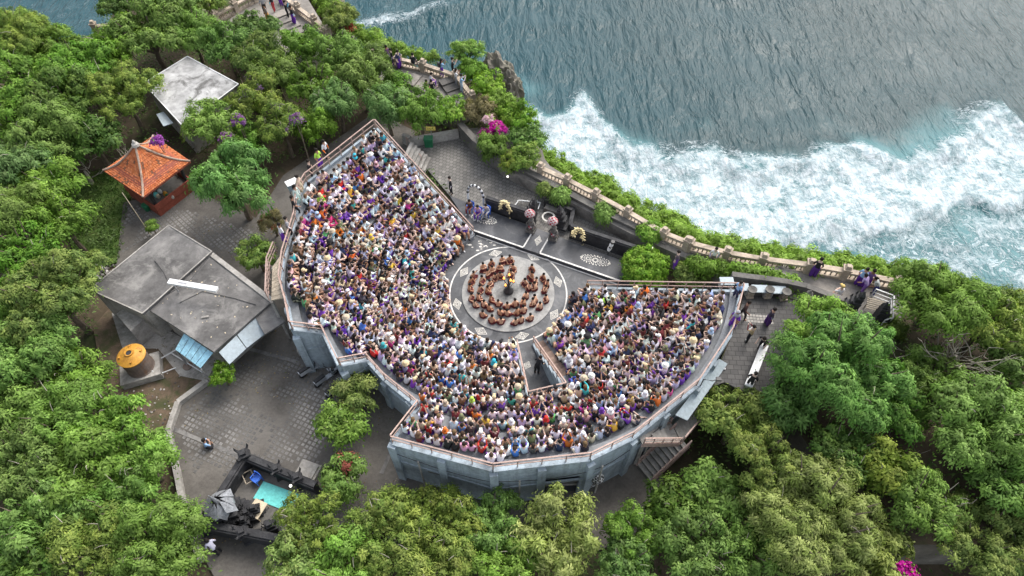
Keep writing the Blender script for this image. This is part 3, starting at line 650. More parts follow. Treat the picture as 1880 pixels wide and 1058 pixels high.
arch(P(927, 396, STZ), rzd, 'drooping yellow palm arch against the wall left of the gate', .75, 1.5, 'palm')
arch(P(1060, 446, STZ), rzd, 'drooping yellow palm arch against the wall right of the gate', .7, 1.5, 'palm')
t = thing('banded_post', 'leaning post wrapped in black and white cloth by the deck end', 'decoration', P(1116, 468, STZ), rzd)
MB().tube([(0, 0, 0), (0, 0, .55)], .03).build('pole', 'black_paint', t)
for i in range(6): MB().tube([(.03*i, 0, .5+.17*i), (.03*i+.03, 0, .67+.17*i)], [.12+.02*(i % 2), .14], 8).build('band', 'black_paint' if i % 3 == 2 else 'white_paint', t)
t = thing('low_rail', 'white rail frame standing in the back court behind the wall', 'rail')
for a, b in (((945, 378), (952, 368)), ((952, 368), (992, 372)), ((992, 372), (988, 384))):
    p, q = W([a, b], .35); MB().bar(p, q, .06).build('rail_bar', 'white_paint', t)
for i in range(5):
    p = P(950+9*i, 374, 0); MB().box(p.x, p.y, 0, .05, .05, .36).build('rail_post', 'white_paint', t)
# torch stand in the middle of the disc
t = thing('torch_stand', 'black branching torch stand burning in the centre of the disc', 'torch', (0.03, .05, .086))
MB().lathe(0, 0, [(.3, 0), (.33, .1), (.26, .22), (.12, .35), (.07, .7), (.06, 1.3)], 14).build('stem', 'black_paint', t, True)
for i, (dx, dy, hz) in enumerate(((.32, .05, .95), (-.3, .1, 1.2), (.05, .16, 1.5), (-.2, -.16, .8), (.14, -.1, 1.25))):
    arm = MB().tube([(0, 0, .55), (dx*.6, dy*.6, hz-.35), (dx, dy, hz)], .03).lathe(dx, dy, [(.04, hz-.04), (.1, hz+.05), (.1, hz+.07)], 8).build('arm', 'black_paint', t)
    MB().lathe(dx, dy, [(.03, hz+.06), (.075, hz+.12), (.05, hz+.22), (.005, hz+.34)], 8).build('flame', 'flame', arm, True)

# ------------------------------------------------------------------ amphitheatre
R0, TREAD, RISE, NT = 4.3, 0.6, 0.305, 16
def tz(r): return max(0.0, math.floor((r-R0)/TREAD+1e-4)+1)*RISE*1.0 if r >= R0 else 0.0
FLOOR_TOP = 14*RISE
def pp(px, py, z): q = P(px, py, z); return (q.x, q.y)
OUT = [pp(868, 420, 1.0), pp(687, 221, 5.6), pp(602, 288, 5.6), pp(560, 320, 5.6), pp(545, 345, 5.6), pp(538, 385, 5.6), pp(516, 455, 5.6), pp(510, 500, 5.6), pp(522, 545, 5.6),
       pp(531, 588, 5.4), pp(586, 586, 5.0), pp(618, 652, 5.0), pp(668, 637, 4.4), pp(702, 675, 4.4), pp(750, 712, 4.5), pp(766, 728, 4.6), (-5.72, -12.35),
       pp(905, 850, 5.6), pp(1085, 830, 5.6), pp(1165, 787, 5.6), pp(1285, 690, 5.6), pp(1345, 600, 5.6), pp(1365, 522, 5.6), pp(1078, 518, 1.0)]
th_unw = []
for i, (x, y) in enumerate(OUT):
    a = math.atan2(y, x)
    if i == 0: th_unw.append(a); continue
    a0 = math.atan2(OUT[i-1][1], OUT[i-1][0]); da = (a-a0+PI) % (2*PI)-PI; th_unw.append(th_unw[-1]+da)
for i in range(1, len(OUT)):            # keep the angles increasing
    if th_unw[i] <= th_unw[i-1]:
        th_unw[i] = th_unw[i-1]+.004; r = math.hypot(*OUT[i]); OUT[i] = (r*math.cos(th_unw[i]), r*math.sin(th_unw[i]))
TH0, TH1 = th_unw[0], th_unw[-1]
def ray_seg(a, p, q):
    dx, dy = math.cos(a), math.sin(a); ex, ey = q[0]-p[0], q[1]-p[1]; den = dx*ey-dy*ex
    return (p[0]*ey-p[1]*ex)/den if abs(den) > 1e-9 else math.hypot(*p)
def rout(a):
    for i in range(len(OUT)-1):
        if th_unw[i] <= a <= th_unw[i+1]+1e-9: return ray_seg(a, OUT[i], OUT[i+1])
    return 0
AIS0, AIS1, AIS_R = 2*PI-math.radians(82.5), 2*PI-math.radians(68.5), 8.9     # the passage under the seats
RIN = [(TH0, math.hypot(*OUT[0])-.15), (math.radians(146), 4.75), (math.radians(173), R0), (AIS0-1e-4, R0), (AIS0, AIS_R), (AIS1, AIS_R), (AIS1+1e-4, R0), (2*PI-math.radians(10), R0+.05), (TH1, math.hypot(*OUT[-1])-.2)]
def rin(a):
    for (a0, r0), (a1, r1) in zip(RIN[:-1], RIN[1:]):
        if a0 <= a <= a1: return lerp(r0, r1, (a-a0)/(a1-a0))
    return R0
amph = thing('amphitheatre', 'stepped open-air amphitheatre with grey-blue outer walls round the circular stage', 'amphitheatre')
cuts = sorted(set(th_unw+[a for a, _ in RIN]+list(np.linspace(TH0, TH1, 170))))
cuts = [c for i, c in enumerate(cuts) if i == 0 or c-cuts[i-1] > 5e-5]
for k in range(NT):
    runs = []; mb = None; ra, rb = R0+k*TREAD, R0+(k+1)*TREAD; z = (k+1)*RISE-.25; zl = z-RISE
    if k == NT-1: rb = 30
    if k == 0: ra = 3.9; zl = 0
    for a0, a1 in zip(cuts[:-1], cuts[1:]):
        e = 1e-6; i0, i1 = rin(a0+e), rin(a1-e); o0, o1 = rout(a0+e), rout(a1-e)
        p0, p1 = max(ra, i0), max(ra, i1); q0, q1 = min(rb, o0), min(rb, o1)
        if q0 <= p0+1e-4 and q1 <= p1+1e-4:
            mb = None; continue
        if mb is not None and max(q0-p0, 0) < 1e-4: mb = None
        if mb is None: mb = MB(); runs.append(mb)
        q0, q1 = max(q0, p0), max(q1, p1)
        pt = lambda a, r, zz: (r*math.cos(a), r*math.sin(a), zz)
        mb.add([pt(a0, p0, z), pt(a0, q0, z), pt(a1, q1, z), pt(a1, p1, z), pt(a0, p0, zl if p0 <= ra+.01 else 0), pt(a1, p1, zl if p1 <= ra+.01 else 0)], [(0, 1, 2, 3), (4, 0, 3, 5)])
    for mb in runs: mb.build('tier', 'tier', amph)
def seat_z(r): return max(0, min(NT, math.floor((r-R0)/TREAD)+1))*RISE-.25
# outer walls, with pilasters, string course and guard rails
def guard(pts, name='guard_rail', h=.85, step=1.15, parent=amph, bars=(.42, .85), mt='rail'):
    g = link(name, None, parent)
    for a, b in zip(pts[:-1], pts[1:]):
        n = max(1, round((b-a).length/step))
        for i in range(n+1):
            if i == n and b is not pts[-1]: continue
            p = a.lerp(b, i/n); MB().box(p.x, p.y, p.z, .05, .05, h).build('rail_post', mt, g)
        for k in bars:
            MB().bar(a+zv*k, b+zv*k, .07 if k == bars[-1] else .04, .05).build('rail_bar', mt, g)
    return g
def at3(i, z): return Vector((OUT[i][0], OUT[i][1], z))
WT = [seat_z(math.hypot(*OUT[i])-.4) for i in range(len(OUT))]
WT = [max(4.3, w) if 1 <= i <= 9 or 16 <= i <= 22 else w for i, w in enumerate(WT)]
for i in range(len(OUT)-1):
    za, zb = (WT[i]+.22, WT[i+1]+.22)
    if i == 0: za, zb = .3, WT[1]+.22
    if i == len(OUT)-2: za, zb = WT[-2]+.22, .3
    a, b = at3(i, za), at3(i+1, zb); dv = (b-a); dv.z = 0; L = dv.length; dv.normalize(); nn = Vector((dv.y, -dv.x, 0))*.16    # outward
    if nn.dot(Vector((a.x+b.x, a.y+b.y, 0))) < 0: nn = -nn
    def q(z0, z1): return [Vector((a.x, a.y, z0))-nn*.1, Vector((b.x, b.y, z1))-nn*.1, Vector((b.x, b.y, z1))+nn, Vector((a.x, a.y, z0))+nn]
    opening = (i == 17)          # the passage comes out in this bay
    if not opening:
        MB().hexa(q(-.15, -.15), q(za, zb)).build('wall_panel', 'blue_wall', amph)
    else:
        MB().hexa(q(2.9, 2.9), q(za, zb)).build('wall_panel', 'blue_wall', amph)
        m0, m1 = a.lerp(b, .52), a.lerp(b, .93)
        for s, e in ((a, m0), (m1, b)):
            MB().hexa([Vector((s.x, s.y, -.15))-nn*.1, Vector((e.x, e.y, -.15))-nn*.1, Vector((e.x, e.y, -.15))+nn, Vector((s.x, s.y, -.15))+nn], [Vector((s.x, s.y, 2.9))-nn*.1, Vector((e.x, e.y, 2.9))-nn*.1, Vector((e.x, e.y, 2.9))+nn, Vector((s.x, s.y, 2.9))+nn]).build('wall_panel', 'blue_wall', amph)
    if 8 <= i <= 20:
        zz = (za+zb)/2
        for k in range(1 if L < 3 else 2):
            pz = a.lerp(b, 0 if k == 0 else .5)+nn*1.15; MB().box(pz.x, pz.y, -.15, .42, .3, zz-.05, math.atan2(dv.y, dv.x)).build('pilaster', 'blue_wall', amph)
        if i not in (0, 22):
            s, e = Vector((a.x, a.y, 2.45))+nn*1.03, Vector((b.x, b.y, 2.45))+nn*1.03; MB().bar(s, e, .1, .16).build('string_course', 'blue_wall', amph)
            s, e = Vector((a.x, a.y, za))+nn*.45, Vector((b.x, b.y, zb))+nn*.45; MB().bar(s, e, .24, .12).build('coping', 'blue_wall', amph)
    guard([a+nn*.3, b+nn*.3], h=.8, bars=(.4, .8))
# wires sagging along the outer wall and drain pipes
for i in (16, 17, 18, 19):
    a, b = at3(i, 3.75)*1.022, at3(i+1, 3.7)*1.022; a.z, b.z = 3.8, 3.75
    MB().tube([a.lerp(b, k/8)-zv*(.35*math.sin(PI*k/8)+.04*math.sin(7*k+i)) for k in range(9)], .018, 4).build('cable', 'black_paint', amph)
    p = a.lerp(b, .27)*1.008; MB().tube([(p.x, p.y, -.1), (p.x, p.y, 3.9)], .05, 6).build('drain_pipe', 'concrete', amph)
# passage walls and rails
for s, a in ((1, AIS0), (-1, AIS1)):
    m = MB(); pts = []
    for k in range(9):
        r0, r1 = R0+k*TREAD, min(R0+(k+1)*TREAD, AIS_R)
        if r1 <= r0: break
        d0 = Vector((math.cos(a), math.sin(a), 0)); sd = Vector((-math.sin(a), math.cos(a), 0))*(-.06*s)
        hz = seat_z(r0+.1)+.14; lo = [d0*r0-sd, d0*r1-sd, d0*r1+sd, d0*r0+sd]
        m.hexa([v+zv*-.05 for v in lo], [v+zv*hz for v in lo]); pts.append(d0*r0+zv*hz)
    m.build('passage_wall', 'blue_wall', amph); guard([Vector((math.cos(a)*R0, math.sin(a)*R0, .2)), Vector((math.cos(a)*AIS_R, math.sin(a)*AIS_R, seat_z(AIS_R)+.1))], h=.85)
e0, e1 = [Vector((math.cos(a)*AIS_R, math.sin(a)*AIS_R, 0)) for a in (AIS0, AIS1)]
MB().hexa([v+zv*1.75 for v in (e0, e1, e1*1.03, e0*1.03)], [v+zv*(seat_z(AIS_R+.1)+.12) for v in (e0, e1, e1*1.03, e0*1.03)]).build('lintel', 'blue_wall', amph)
guard([e0+zv*(seat_z(AIS_R)+.1), e1+zv*(seat_z(AIS_R)+.1)], h=.85)
# bare timber benches beside the passage
wt = link('bench_run', None, amph)
for k in range(6):
    a0, a1 = AIS1+.02, AIS1+.02+.62/(R0+k*TREAD); r0 = R0+k*TREAD
    MB().add([(r*math.cos(a), r*math.sin(a), seat_z(r0+.1)+zz) for zz in (.004, .05) for a, r in ((a0, r0+.02), (a1, r0+.02), (a1, r0+.6), (a0, r0+.6))], [(3, 2, 1, 0), (4, 5, 6, 7), (0, 1, 5, 4), (1, 2, 6, 5), (2, 3, 7, 6), (3, 0, 4, 7)]).build('plank', 'wood_tier', wt)
# concrete canopy over the lower doors
def slab(name, px, z, th, mt, parent=None, zs=None):
    poly = W([(p[0], p[1], (zs[i] if zs else z)) for i, p in enumerate(px)])
    return MB().prism([(p.x, p.y) for p in poly], [p.z-th for p in poly], [p.z for p in poly]).build(name, mt, parent)
slab('canopy', [(789, 853), (903, 872), (901, 893), (786, 866)], 2.3, .14, 'concrete_roof', amph, [2.5, 2.5, 2.2, 2.2])
slab('passage_sill', [(997, 884), (1075, 882), (1076, 888), (997, 890)], .25, .3, 'concrete', amph)
# stairs up to the right wing
st = thing('outside_stairs', 'concrete switchback stairs with brown rails below the right wing', 'stairs')
lo0, lo1 = P(1183, 868, .2), P(1250, 805, 2.2); up0, up1 = P(1240, 795, 2.5), P(1172, 798, 3.9)
steps('lower_flight', '', lo0, lo1, 1.15, 9, 0.0, 2.2, 'concrete', st, False)
steps('upper_flight', '', up0, up1, 1.1, 7, 2.3, 3.9, 'concrete', st, False)
slab('landing', [(1236, 780), (1268, 752), (1282, 775), (1250, 812)], 2.3, .16, 'concrete', st)
for (a, b, za, zb) in ((lo0, lo1, 0.0, 2.2), (up0, up1, 2.3, 3.9)):
    d2 = Vector((b.x-a.x, b.y-a.y, 0)).normalized(); s2 = Vector((-d2.y, d2.x, 0))*.6
    for sg in (-1, 1):
        pa, pb = Vector((a.x, a.y, za))+s2*sg, Vector((b.x, b.y, zb))+s2*sg
        MB().bar(pa+zv*.02, pb+zv*.02, .1, .3).build('stringer', 'rail', st); guard([pa, pb], 'stair_rail', .85, .8, st, (.3, .58, .85))
q0, q1, q2 = W([(1268, 750), (1284, 776), (1252, 814)], 2.3); guard([q0, q1, q2], 'stair_rail', .85, .8, st, (.3, .58, .85))
for q in W([(1166, 850), (1200, 815), (1262, 790)], 0): MB().box(q.x, q.y, -.1, .2, .2, 2.6).build('support', 'concrete', st)
# pale sheet roof hung outside the right wing rail
t = thing('sheet_roof', 'pale blue-grey sheet roof hung outside the right wing rail', 'roof'); slab('sheet', [(1320, 659), (1336, 668), (1262, 772), (1240, 762)], 3.9, .05, 'sheet_roof', t, [4.1, 3.7, 3.7, 4.1])
for q in W([(1330, 672), (1292, 722), (1262, 760)], 0): MB().box(q.x+.3, q.y-.3, -.1, .1, .1, 3.7).build('support', 'steel', t)
t = thing('floodlight', 'black bracket floodlight on the right wing rail', 'lamp', P(1290, 700, 5.0)); MB().tube([(0, 0, -.8), (0, 0, .2), (.35, -.25, .5), (.7, -.1, .45)], .03).build('bracket', 'black_paint', t); MB().box(.72, -.1, .36, .26, .2, .12).build('lamp_head', 'black_paint', t)
# small wooden landing with rails at the outer left edge
t = thing('wooden_landing', 'pale plank landing with brown rails at the far left of the seating', 'landing')
LP_ = W([(500, 490), (516, 468), (522, 548), (498, 552)], 4.2)
for i in range(9):
    a, b = LP_[0].lerp(LP_[3], i/9), LP_[1].lerp(LP_[2], i/9); c_, d_ = LP_[1].lerp(LP_[2], (i+.92)/9), LP_[0].lerp(LP_[3], (i+.92)/9)
    MB().hexa([v-zv*.08 for v in (a, b, c_, d_)], [a, b, c_, d_]).build('plank', 'deck_wood', t)
guard([LP_[1]+Vector((-.3, .3, 0)), LP_[0]+Vector((-.1, 0, 0)), LP_[3]+Vector((-.1, 0, 0))], 'landing_rail', .9, .5, t, (.3, .6, .9))
for q in (LP_[0], LP_[3], LP_[2]): MB().box(q.x, q.y, -.1, .16, .16, 4.2).build('support', 'concrete', t)
# recessed bay and block below the left notch
t = thing('service_bay', 'grey-blue projecting panel under the left wing beside the scooters', 'wall')
a, b = W([(560, 640), (548, 590)]); 
slab('panel', [(546, 606), (584, 600), (588, 612), (552, 620)], 2.6, 2.6, 'blue_wall', t)
MB().box(P(556, 648).x, P(556, 648).y, 0, .5, .35, .55, .3).build('block', 'concrete', t)

# ------------------------------------------------------------------ buildings on the left
def quad_building(name, label, px, z, roof_mt, wall_mt, over=.25, parapet=None, group=None):
    t = thing(name, label, 'building', (0, 0, 0), 0, group); poly = [Vector(p) for p in W(px, z)]; c = sum(poly, Vector())/len(poly)
    MB().prism([(p.x, p.y) for p in poly], z-.16, z).build('roof', roof_mt, t)
    ins_ = [c+(p-c)*(1-over/max(.1, (p-c).length)) for p in poly]
    for i, (a, b) in enumerate(zip(ins_, ins_[1:]+ins_[:1])):
        MB().bar(Vector((a.x, a.y, (z-.16)/2-.1)), Vector((b.x, b.y, (z-.16)/2-.1)), .16, z-.165+.2).build('wall', wall_mt, t)
    if parapet:
        for a, b in zip(poly, poly[1:]+poly[:1]): MB().bar(Vector((a.x, a.y, z+.03)), Vector((b.x, b.y, z+.02)), .07, .05).build('roof_edge', parapet, t)
    return t, poly
bld, PA = quad_building('concrete_house', 'flat-roofed grey concrete house beside the left wing', [(310, 414), (389, 462), (262, 576), (165, 532)], 2.9, 'concrete_roof', 'concrete', .2, 'concrete')
slab('roof', [(389, 468), (500, 553), (393, 646), (272, 568)], 2.7, .16, 'concrete_roof', bld)
PB = W([(389, 468), (500, 553), (393, 646), (272, 568)], 2.7); cB = sum(PB, Vector())/4
for a, b in zip(PB, PB[1:]+PB[:1]):
    a2, b2 = cB+(a-cB)*.84, cB+(b-cB)*.84; MB().bar(Vector((a2.x, a2.y, 1.2)), Vector((b2.x, b2.y, 1.2)), .16, 2.65).build('wall', 'concrete', bld)
a, b = PB[0], PB[1]; MB().bar(a+zv*.05, b+zv*.05, .3, .1).build('roof_edge', 'concrete', bld)
slab('annex_roof', [(213, 577), (237, 557), (268, 582), (240, 608)], 1.7, 1.7, 'concrete', bld)
slab('side_roof', [(469, 584), (498, 557), (524, 590), (486, 614)], 2.5, .12, 'concrete_roof', bld)
slab('roof_sheet', [(402, 647), (434, 616), (452, 640), (421, 669)], 2.3, .04, 'sheet_roof', bld, [2.5, 2.5, 2.1, 2.1])
slab('roof_sheet', [(435.5, 615), (469, 584), (485, 614), (453, 639)], 2.3, .04, 'sheet_roof', bld, [2.5, 2.5, 2.1, 2.1])
q = P(377, 583, 2.71); MB().box(q.x, q.y, 2.7, .42, .14, .1, .2).build('roof_vent', 'concrete', bld)
MB().tube(W([(262, 576, 2.95), (300, 545, 2.95), (345, 520, 2.92), (389, 466, 2.95)]), .022, 4).build('cable', 'black_paint', bld)
MB().tube(W([(284, 479, 2.95), (300, 500, 3.1), (308, 518, 3.6)]), .025, 4).build('cable', 'black_paint', bld)
MB().tube(W([(330, 556, 2.74), (372, 535, 2.74), (430, 548, 2.74), (470, 560, 2.74)]), .02, 4).build('cable', 'black_paint', bld)
mb = MB(); rng = random.Random(31)
for k in range(70):
    q = P(rng.uniform(290, 470), rng.uniform(440, 630), 2.72); s = rng.uniform(.04, .11)
    if inpoly(q.x, q.y, PB) and not inpoly(q.x, q.y, PA): mb.box(q.x, q.y, 2.702, s, s*.6, .02, rng.random()*3)
o = mb.build('roof_litter', 'beige', bld); o['kind'] = 'stuff'
t = thing('roof_lamp', 'long white fluorescent lamp panel on a bracket above the concrete roof', 'lamp')
a, b = P(310, 517, 3.9), P(399, 532, 3.9); m_ = a.lerp(b, .58)
MB().bar(a, m_, .34, .16).build('lamp_panel', 'white_paint', t); MB().bar(m_+(b-a).normalized()*.03, b, .34, .16).build('lamp_panel', 'white_paint', t)
p = a+Vector((.15, 0, 0)); MB().bar(Vector((p.x, p.y, 2.8)), p, .06).build('bracket', 'steel', t); MB().bar(a.lerp(b, .2)+zv*.085, a.lerp(b, .38)+zv*.085, .12, .01).build('label_plate', 'steel', t)
t = thing('corrugated_lean_to', 'rusty pale blue corrugated lean-to roof beside the yellow tank', 'roof')
c4 = W([(338, 613, 2.3), (392, 649, 2.3), (369, 677, 1.9), (322, 642, 1.9)])
for i in range(10):
    a0, a1, b0, b1 = c4[0].lerp(c4[1], i/10), c4[0].lerp(c4[1], (i+.93)/10), c4[3].lerp(c4[2], i/10), c4[3].lerp(c4[2], (i+.93)/10)
    h = zv*(.02+.035*(i % 2)); MB().hexa([b0+h-zv*.03, b1+h-zv*.03, a1+h-zv*.03, a0+h-zv*.03], [b0+h, b1+h, a1+h, a0+h]).build('sheet', 'blue_sheet', t)
for q in (c4[2], c4[3]): MB().box(q.x, q.y, -.1, .08, .08, 1.95).build('support', 'steel', t)
t = thing('water_tank', 'round rusty tank with a yellow conical top on a concrete plinth', 'tank', P(264, 684, 0), 0)
MB().box(0, 0, 0, 2.3, 1.7, .55, .35).build('plinth', 'concrete', t)
MB().lathe(.05, .1, [(.8, .55), (.8, .62), (.77, .64), (.77, 1.75), (.8, 1.78), (.8, 1.84)], 28).build('barrel', 'tank_body', t, False)
MB().lathe(.05, .1, [(.82, 1.84), (.82, 1.9), (.3, 2.15), (.24, 2.15), (.24, 2.24), (.17, 2.24), (.17, 2.1)], 28).build('lid', 'tank_yellow', t)
MB().lathe(.05, .1, [(.16, 2.17), (.16, 2.2)], 14).build('hatch', 'black_paint', t)
for k in range(4): MB().box(.05+0.6*math.cos(k*1.57+.4), .1+0.6*math.sin(k*1.57+.4), 2.0, .1, .1, .09).build('lug', 'tank_yellow', t)
MB().tube([(.8, -.2, .6), (1.1, -.3, .3), (1.9, .3, .05)], .035).build('pipe', 'white_paint', t)
t = thing('pipe_frame', 'white pipes crossing the service court by the tank', 'pipe')
for a, b in (((293, 660), (322, 643)), ((314, 648), (372, 684))): p, q = W([a, b], .25); MB().tube([p, q], .04).build('pipe', 'white_paint', t)
q = P(345, 673, 0); tag(MB().lathe(q.x, q.y, [(.28, 0), (.3, .05), (.28, .08)], 16).build('drum_lid', 'tank_body'), 'round rusty lid lying in the service court', 'lid')
hb, HP = quad_building('pale_house', 'flat pale weathered concrete roof among trees behind the tiled pavilion', [(344, 104), (438, 155), (336, 232), (264, 154)], 2.7, 'pale_roof', 'concrete', .25, 'white_paint')
slab('awning', [(287, 210), (300, 205), (318, 226), (300, 232)], 2.1, .05, 'sheet_roof', hb)

# tiled pavilion
pv = thing('tiled_pavilion', 'open pavilion with a curved orange tile roof and red base', 'pavilion')
EV = W([(190, 314), (263, 363), (350, 297), (282, 250)], 2.7); APX = P(257, 276, 4.9); ctr = sum(EV, Vector())/4; APX = Vector((ctr.x, ctr.y, 4.7))
rng = random.Random(11); cols = [(.42, .125, .045), (.47, .155, .06), (.36, .1, .04), (.5, .18, .08), (.4, .13, .055)]
def roofpt(i, u, v):                 # u along the eave, v up the slope; the slope hangs in a curve
    a, b = EV[i], EV[(i+1) % 4]; p = a.lerp(b, u).lerp(APX, v); p.z -= .42*math.sin(PI*v)*(1-.25*v); return p
for i in range(4):
    mb = MB(); NV, = (16,)
    for r in range(NV):
        v0, v1 = r/NV, min(.985, (r+1.18)/NV); n = max(2, int(26*(1-v0)))
        for k in range(n):
            u0, u1 = k/n+.004, (k+.9)/n
            lift = zv*(.012+.02*rng.random()); low_ = zv*(.055+.02*rng.random())
            a, b, c, d_ = roofpt(i, u0, v0)+low_, roofpt(i, u1, v0)+low_, roofpt(i, u1, v1)+lift, roofpt(i, u0, v1)+lift
            cc = random.choice(cols) if rng.random() > .09 else (.16, .075, .045); f = rng.uniform(.85, 1.12); cc = tuple(x*f for x in cc)
            mb.add([a-zv*.05, b-zv*.05, b, a, c, d_], [(0, 1, 2, 3), (3, 2, 4, 5), (1, 4, 2), (0, 3, 5)], 0, cc)
    sl = mb.build('roof_tiles', 'stone_piece', pv); sl['kind'] = 'stuff'
    MB().hexa([roofpt(i, 0, 0)-zv*.1, roofpt(i, 1, 0)-zv*.1, roofpt(i, 1, .5)-zv*.1, roofpt(i, 0, .5)-zv*.1], [roofpt(i, 0, 0)-zv*.04, roofpt(i, 1, 0)-zv*.04, roofpt(i, 1, .5)-zv*.04, roofpt(i, 0, .5)-zv*.04]).build('roof_lining', 'red_wood', pv)
    MB().hexa([roofpt(i, 0, .5)-zv*.1, roofpt(i, 1, .5)-zv*.1, roofpt(i, .51, .98)-zv*.1, roofpt(i, .49, .98)-zv*.1], [roofpt(i, 0, .5)-zv*.04, roofpt(i, 1, .5)-zv*.04, roofpt(i, .51, .98)-zv*.04, roofpt(i, .49, .98)-zv*.04]).build('roof_lining', 'red_wood', pv)
    MB().tube([roofpt(i, 0, k/8)+zv*.07 for k in range(9)], .075, 6).build('ridge', 'tile_ridge', pv)
MB().lathe(APX.x, APX.y, [(.26, 4.62), (.22, 4.8), (.12, 4.88), (.1, 5.0), (.02, 5.12)], 10).build('finial', 'concrete', pv)
base = [ctr+(e-ctr)*.78 for e in EV]; MB().prism([(p.x, p.y) for p in base], 0, .55).build('base', 'red_wood', pv)
MB().prism([((ctr+(e-ctr)*.7).x, (ctr+(e-ctr)*.7).y) for e in EV], .55, .6).build('floor', 'dark_stone', pv)
for e in EV:
    q = ctr+(e-ctr)*.68; MB().box(q.x, q.y, .55, .16, .16, 2.15).build('post', 'black_paint', pv)
    for f_ in (.25, .75): pass
for a, b in zip(base[:3], base[1:3]+[base[3]]):
    MB().bar(Vector((a.x, a.y, .85)), Vector((b.x, b.y, .85)), .1, .5).build('parapet', 'red_wood', pv)
rng = random.Random(3)
for k in range(7):
    q = ctr+Vector((rng.uniform(-.2, 1.5), rng.uniform(-1.6, -.6), 0)); m = MB(); s = rng.uniform(.12, .2)
    m.lathe(q.x, q.y, [(s*.8, .6), (s, .6+s), (s*.7, .6+2*s), (s*.3, .6+2.2*s)], 10); jm, jn = (('beige', 'small beige'), ('green_plastic', 'dark green'), ('red_wood', 'dark red'), ('white_paint', 'white'), ('concrete', 'grey stone'), ('turquoise', 'turquoise'), ('tank_yellow', 'yellow'))[k]; o = m.build('jar', jm)
    tag(o, jn+' jar standing on the pavilion floor under the orange roof', 'jar', 'jars on the pavilion floor')
q = P(272, 385, 0); tag(MB().lathe(q.x, q.y, [(.22, 0), (.27, .5), (.29, .52), (.25, .56)], 14).build('waste_bin', 'green_plastic'), 'green bin at the front corner of the tiled pavilion', 'bin')
t = thing('flag_pole', 'thin pale pole standing in front of the tiled pavilion', 'pole', P(277, 432, 0)); MB().tube([(0, 0, 0), (0, 0, 3.2), (-.1, .1, 4.2)], .025).build('shaft', 'beige', t); MB().lathe(0, 0, [(.1, 0), (.08, .1)], 8).build('foot', 'concrete', t)
# signs and bin beyond the back court
t = thing('notice_sign', 'small yellow notice sign on a post by the green bin', 'sign', P(794, 262, 0)); MB().box(0, 0, 0, .05, .05, 1.5).build('post', 'steel', t)
bd = MB().box(0, -.04, 1.3, .72, .04, .34).build('board', 'yellow_sign', t)
mb = MB(); rng = random.Random(8)
for r in range(2):
    x = -.26
    while x < .22: w = rng.uniform(.05, .12); mb.box(x+w/2, -.063, 1.48-r*.1, w, .004, .035); x += w+.035
mb.build('lettering', 'ink', bd)
q = P(788, 268, 0); t = thing('waste_bin', 'dark green litter bin below the yellow notice sign', 'bin', q); MB().box(0, 0, 0, .6, .45, .75, 0, 0, None, 1.08).build('body', 'green_plastic', t); MB().box(0, 0, .75, .7, .54, .1).build('lid', 'green_plastic', t)

# ------------------------------------------------------------------ black shrine court with turquoise mat
sh = thing('shrine_court', 'black stone shrine court with carved walls in the lower yard', 'shrine')
SW = W([(462, 852), (588, 905), (535, 1005), (385, 975)], .0)
def carved_wall(a, b, h=1.15, n=3):
    for i in range(n):
        p, q = a.lerp(b, i/n), a.lerp(b, (i+1)/n); MB().bar(p+zv*(h/2-.05), q+zv*(h/2-.05), .32, h).build('wall_block', 'black_stone', sh); MB().bar(p+zv*(h), q+zv*(h), .46, .12).build('coping', 'black_stone', sh); MB().bar(p+zv*(h+.11), q+zv*(h+.11), .28, .1).build('coping', 'black_stone', sh)
def horned_post(p, s=1.0):
    g = link('corner_post', None, sh, p); z = 0
    for k, (w, h) in enumerate(((.62, .3), (.48, .75), (.6, .15), (.44, .22), (.54, .12), (.3, .2))): MB().box(0, 0, z*s, w*s, w*s, h*s, .45).build('course', 'black_stone', g); z += h
    for k in range(4):
        a = .45+PI/4+k*PI/2; MB().tube([(math.cos(a)*.3*s, math.sin(a)*.3*s, 1.45*s), (math.cos(a)*.48*s, math.sin(a)*.48*s, 1.6*s), (math.cos(a)*.5*s, math.sin(a)*.5*s, 1.85*s)], [.08*s, .06*s, .01]).build('horn', 'black_stone', g)
carved_wall(SW[0], SW[1], 1.1, 4); carved_wall(SW[0], SW[3], 1.2, 3); carved_wall(SW[3], SW[2], 1.3, 3)
horned_post(SW[0]); horned_post(SW[3], 1.05); horned_post(SW[0].lerp(SW[1], .45), .85); horned_post(SW[0].lerp(SW[1], .75), .9); horned_post(SW[3].lerp(SW[2], .5), .95)
MB().prism([(p.x, p.y) for p in SW], -.05, .14).build('court_floor', 'dark_stone', sh)
tw = link('shrine_tower', None, sh, P(430, 950, 0), .35); z = 0
for w, h in ((1.5, .3), (1.15, .5), (1.3, .14), (1.0, .45), (1.15, .12), (.8, .5), (.95, .12)): MB().box(0, 0, z, w, w, h).build('course', 'black_stone', tw); z += h
for k in range(4): MB().box(.9+.22*k, 0, 0, .24, .8, .75-.18*k).build('step', 'black_stone', tw)
mb = MB(); rng = random.Random(4)
for k in range(9):
    a = k*.7; q = [(math.cos(a)*.2, math.sin(a)*.2, z+.7), (math.cos(a-.45)*.72, math.sin(a-.45)*.72, z+.05+rng.random()*.2), (math.cos(a)*(.6+.45*rng.random()), math.sin(a)*(.6+.45*rng.random()), z-.35+rng.random()*.5), (math.cos(a+.45)*.7, math.sin(a+.45)*.7, z+.05)]
    mb.add(q+[(x, y, zz-.04) for x, y, zz in q], [(0, 1, 2, 3), (7, 6, 5, 4), (0, 4, 5, 1), (1, 5, 6, 2), (2, 6, 7, 3), (3, 7, 4, 0)])
mb.build('plastic_wrap', 'wrap', tw)
rng = random.Random(14)
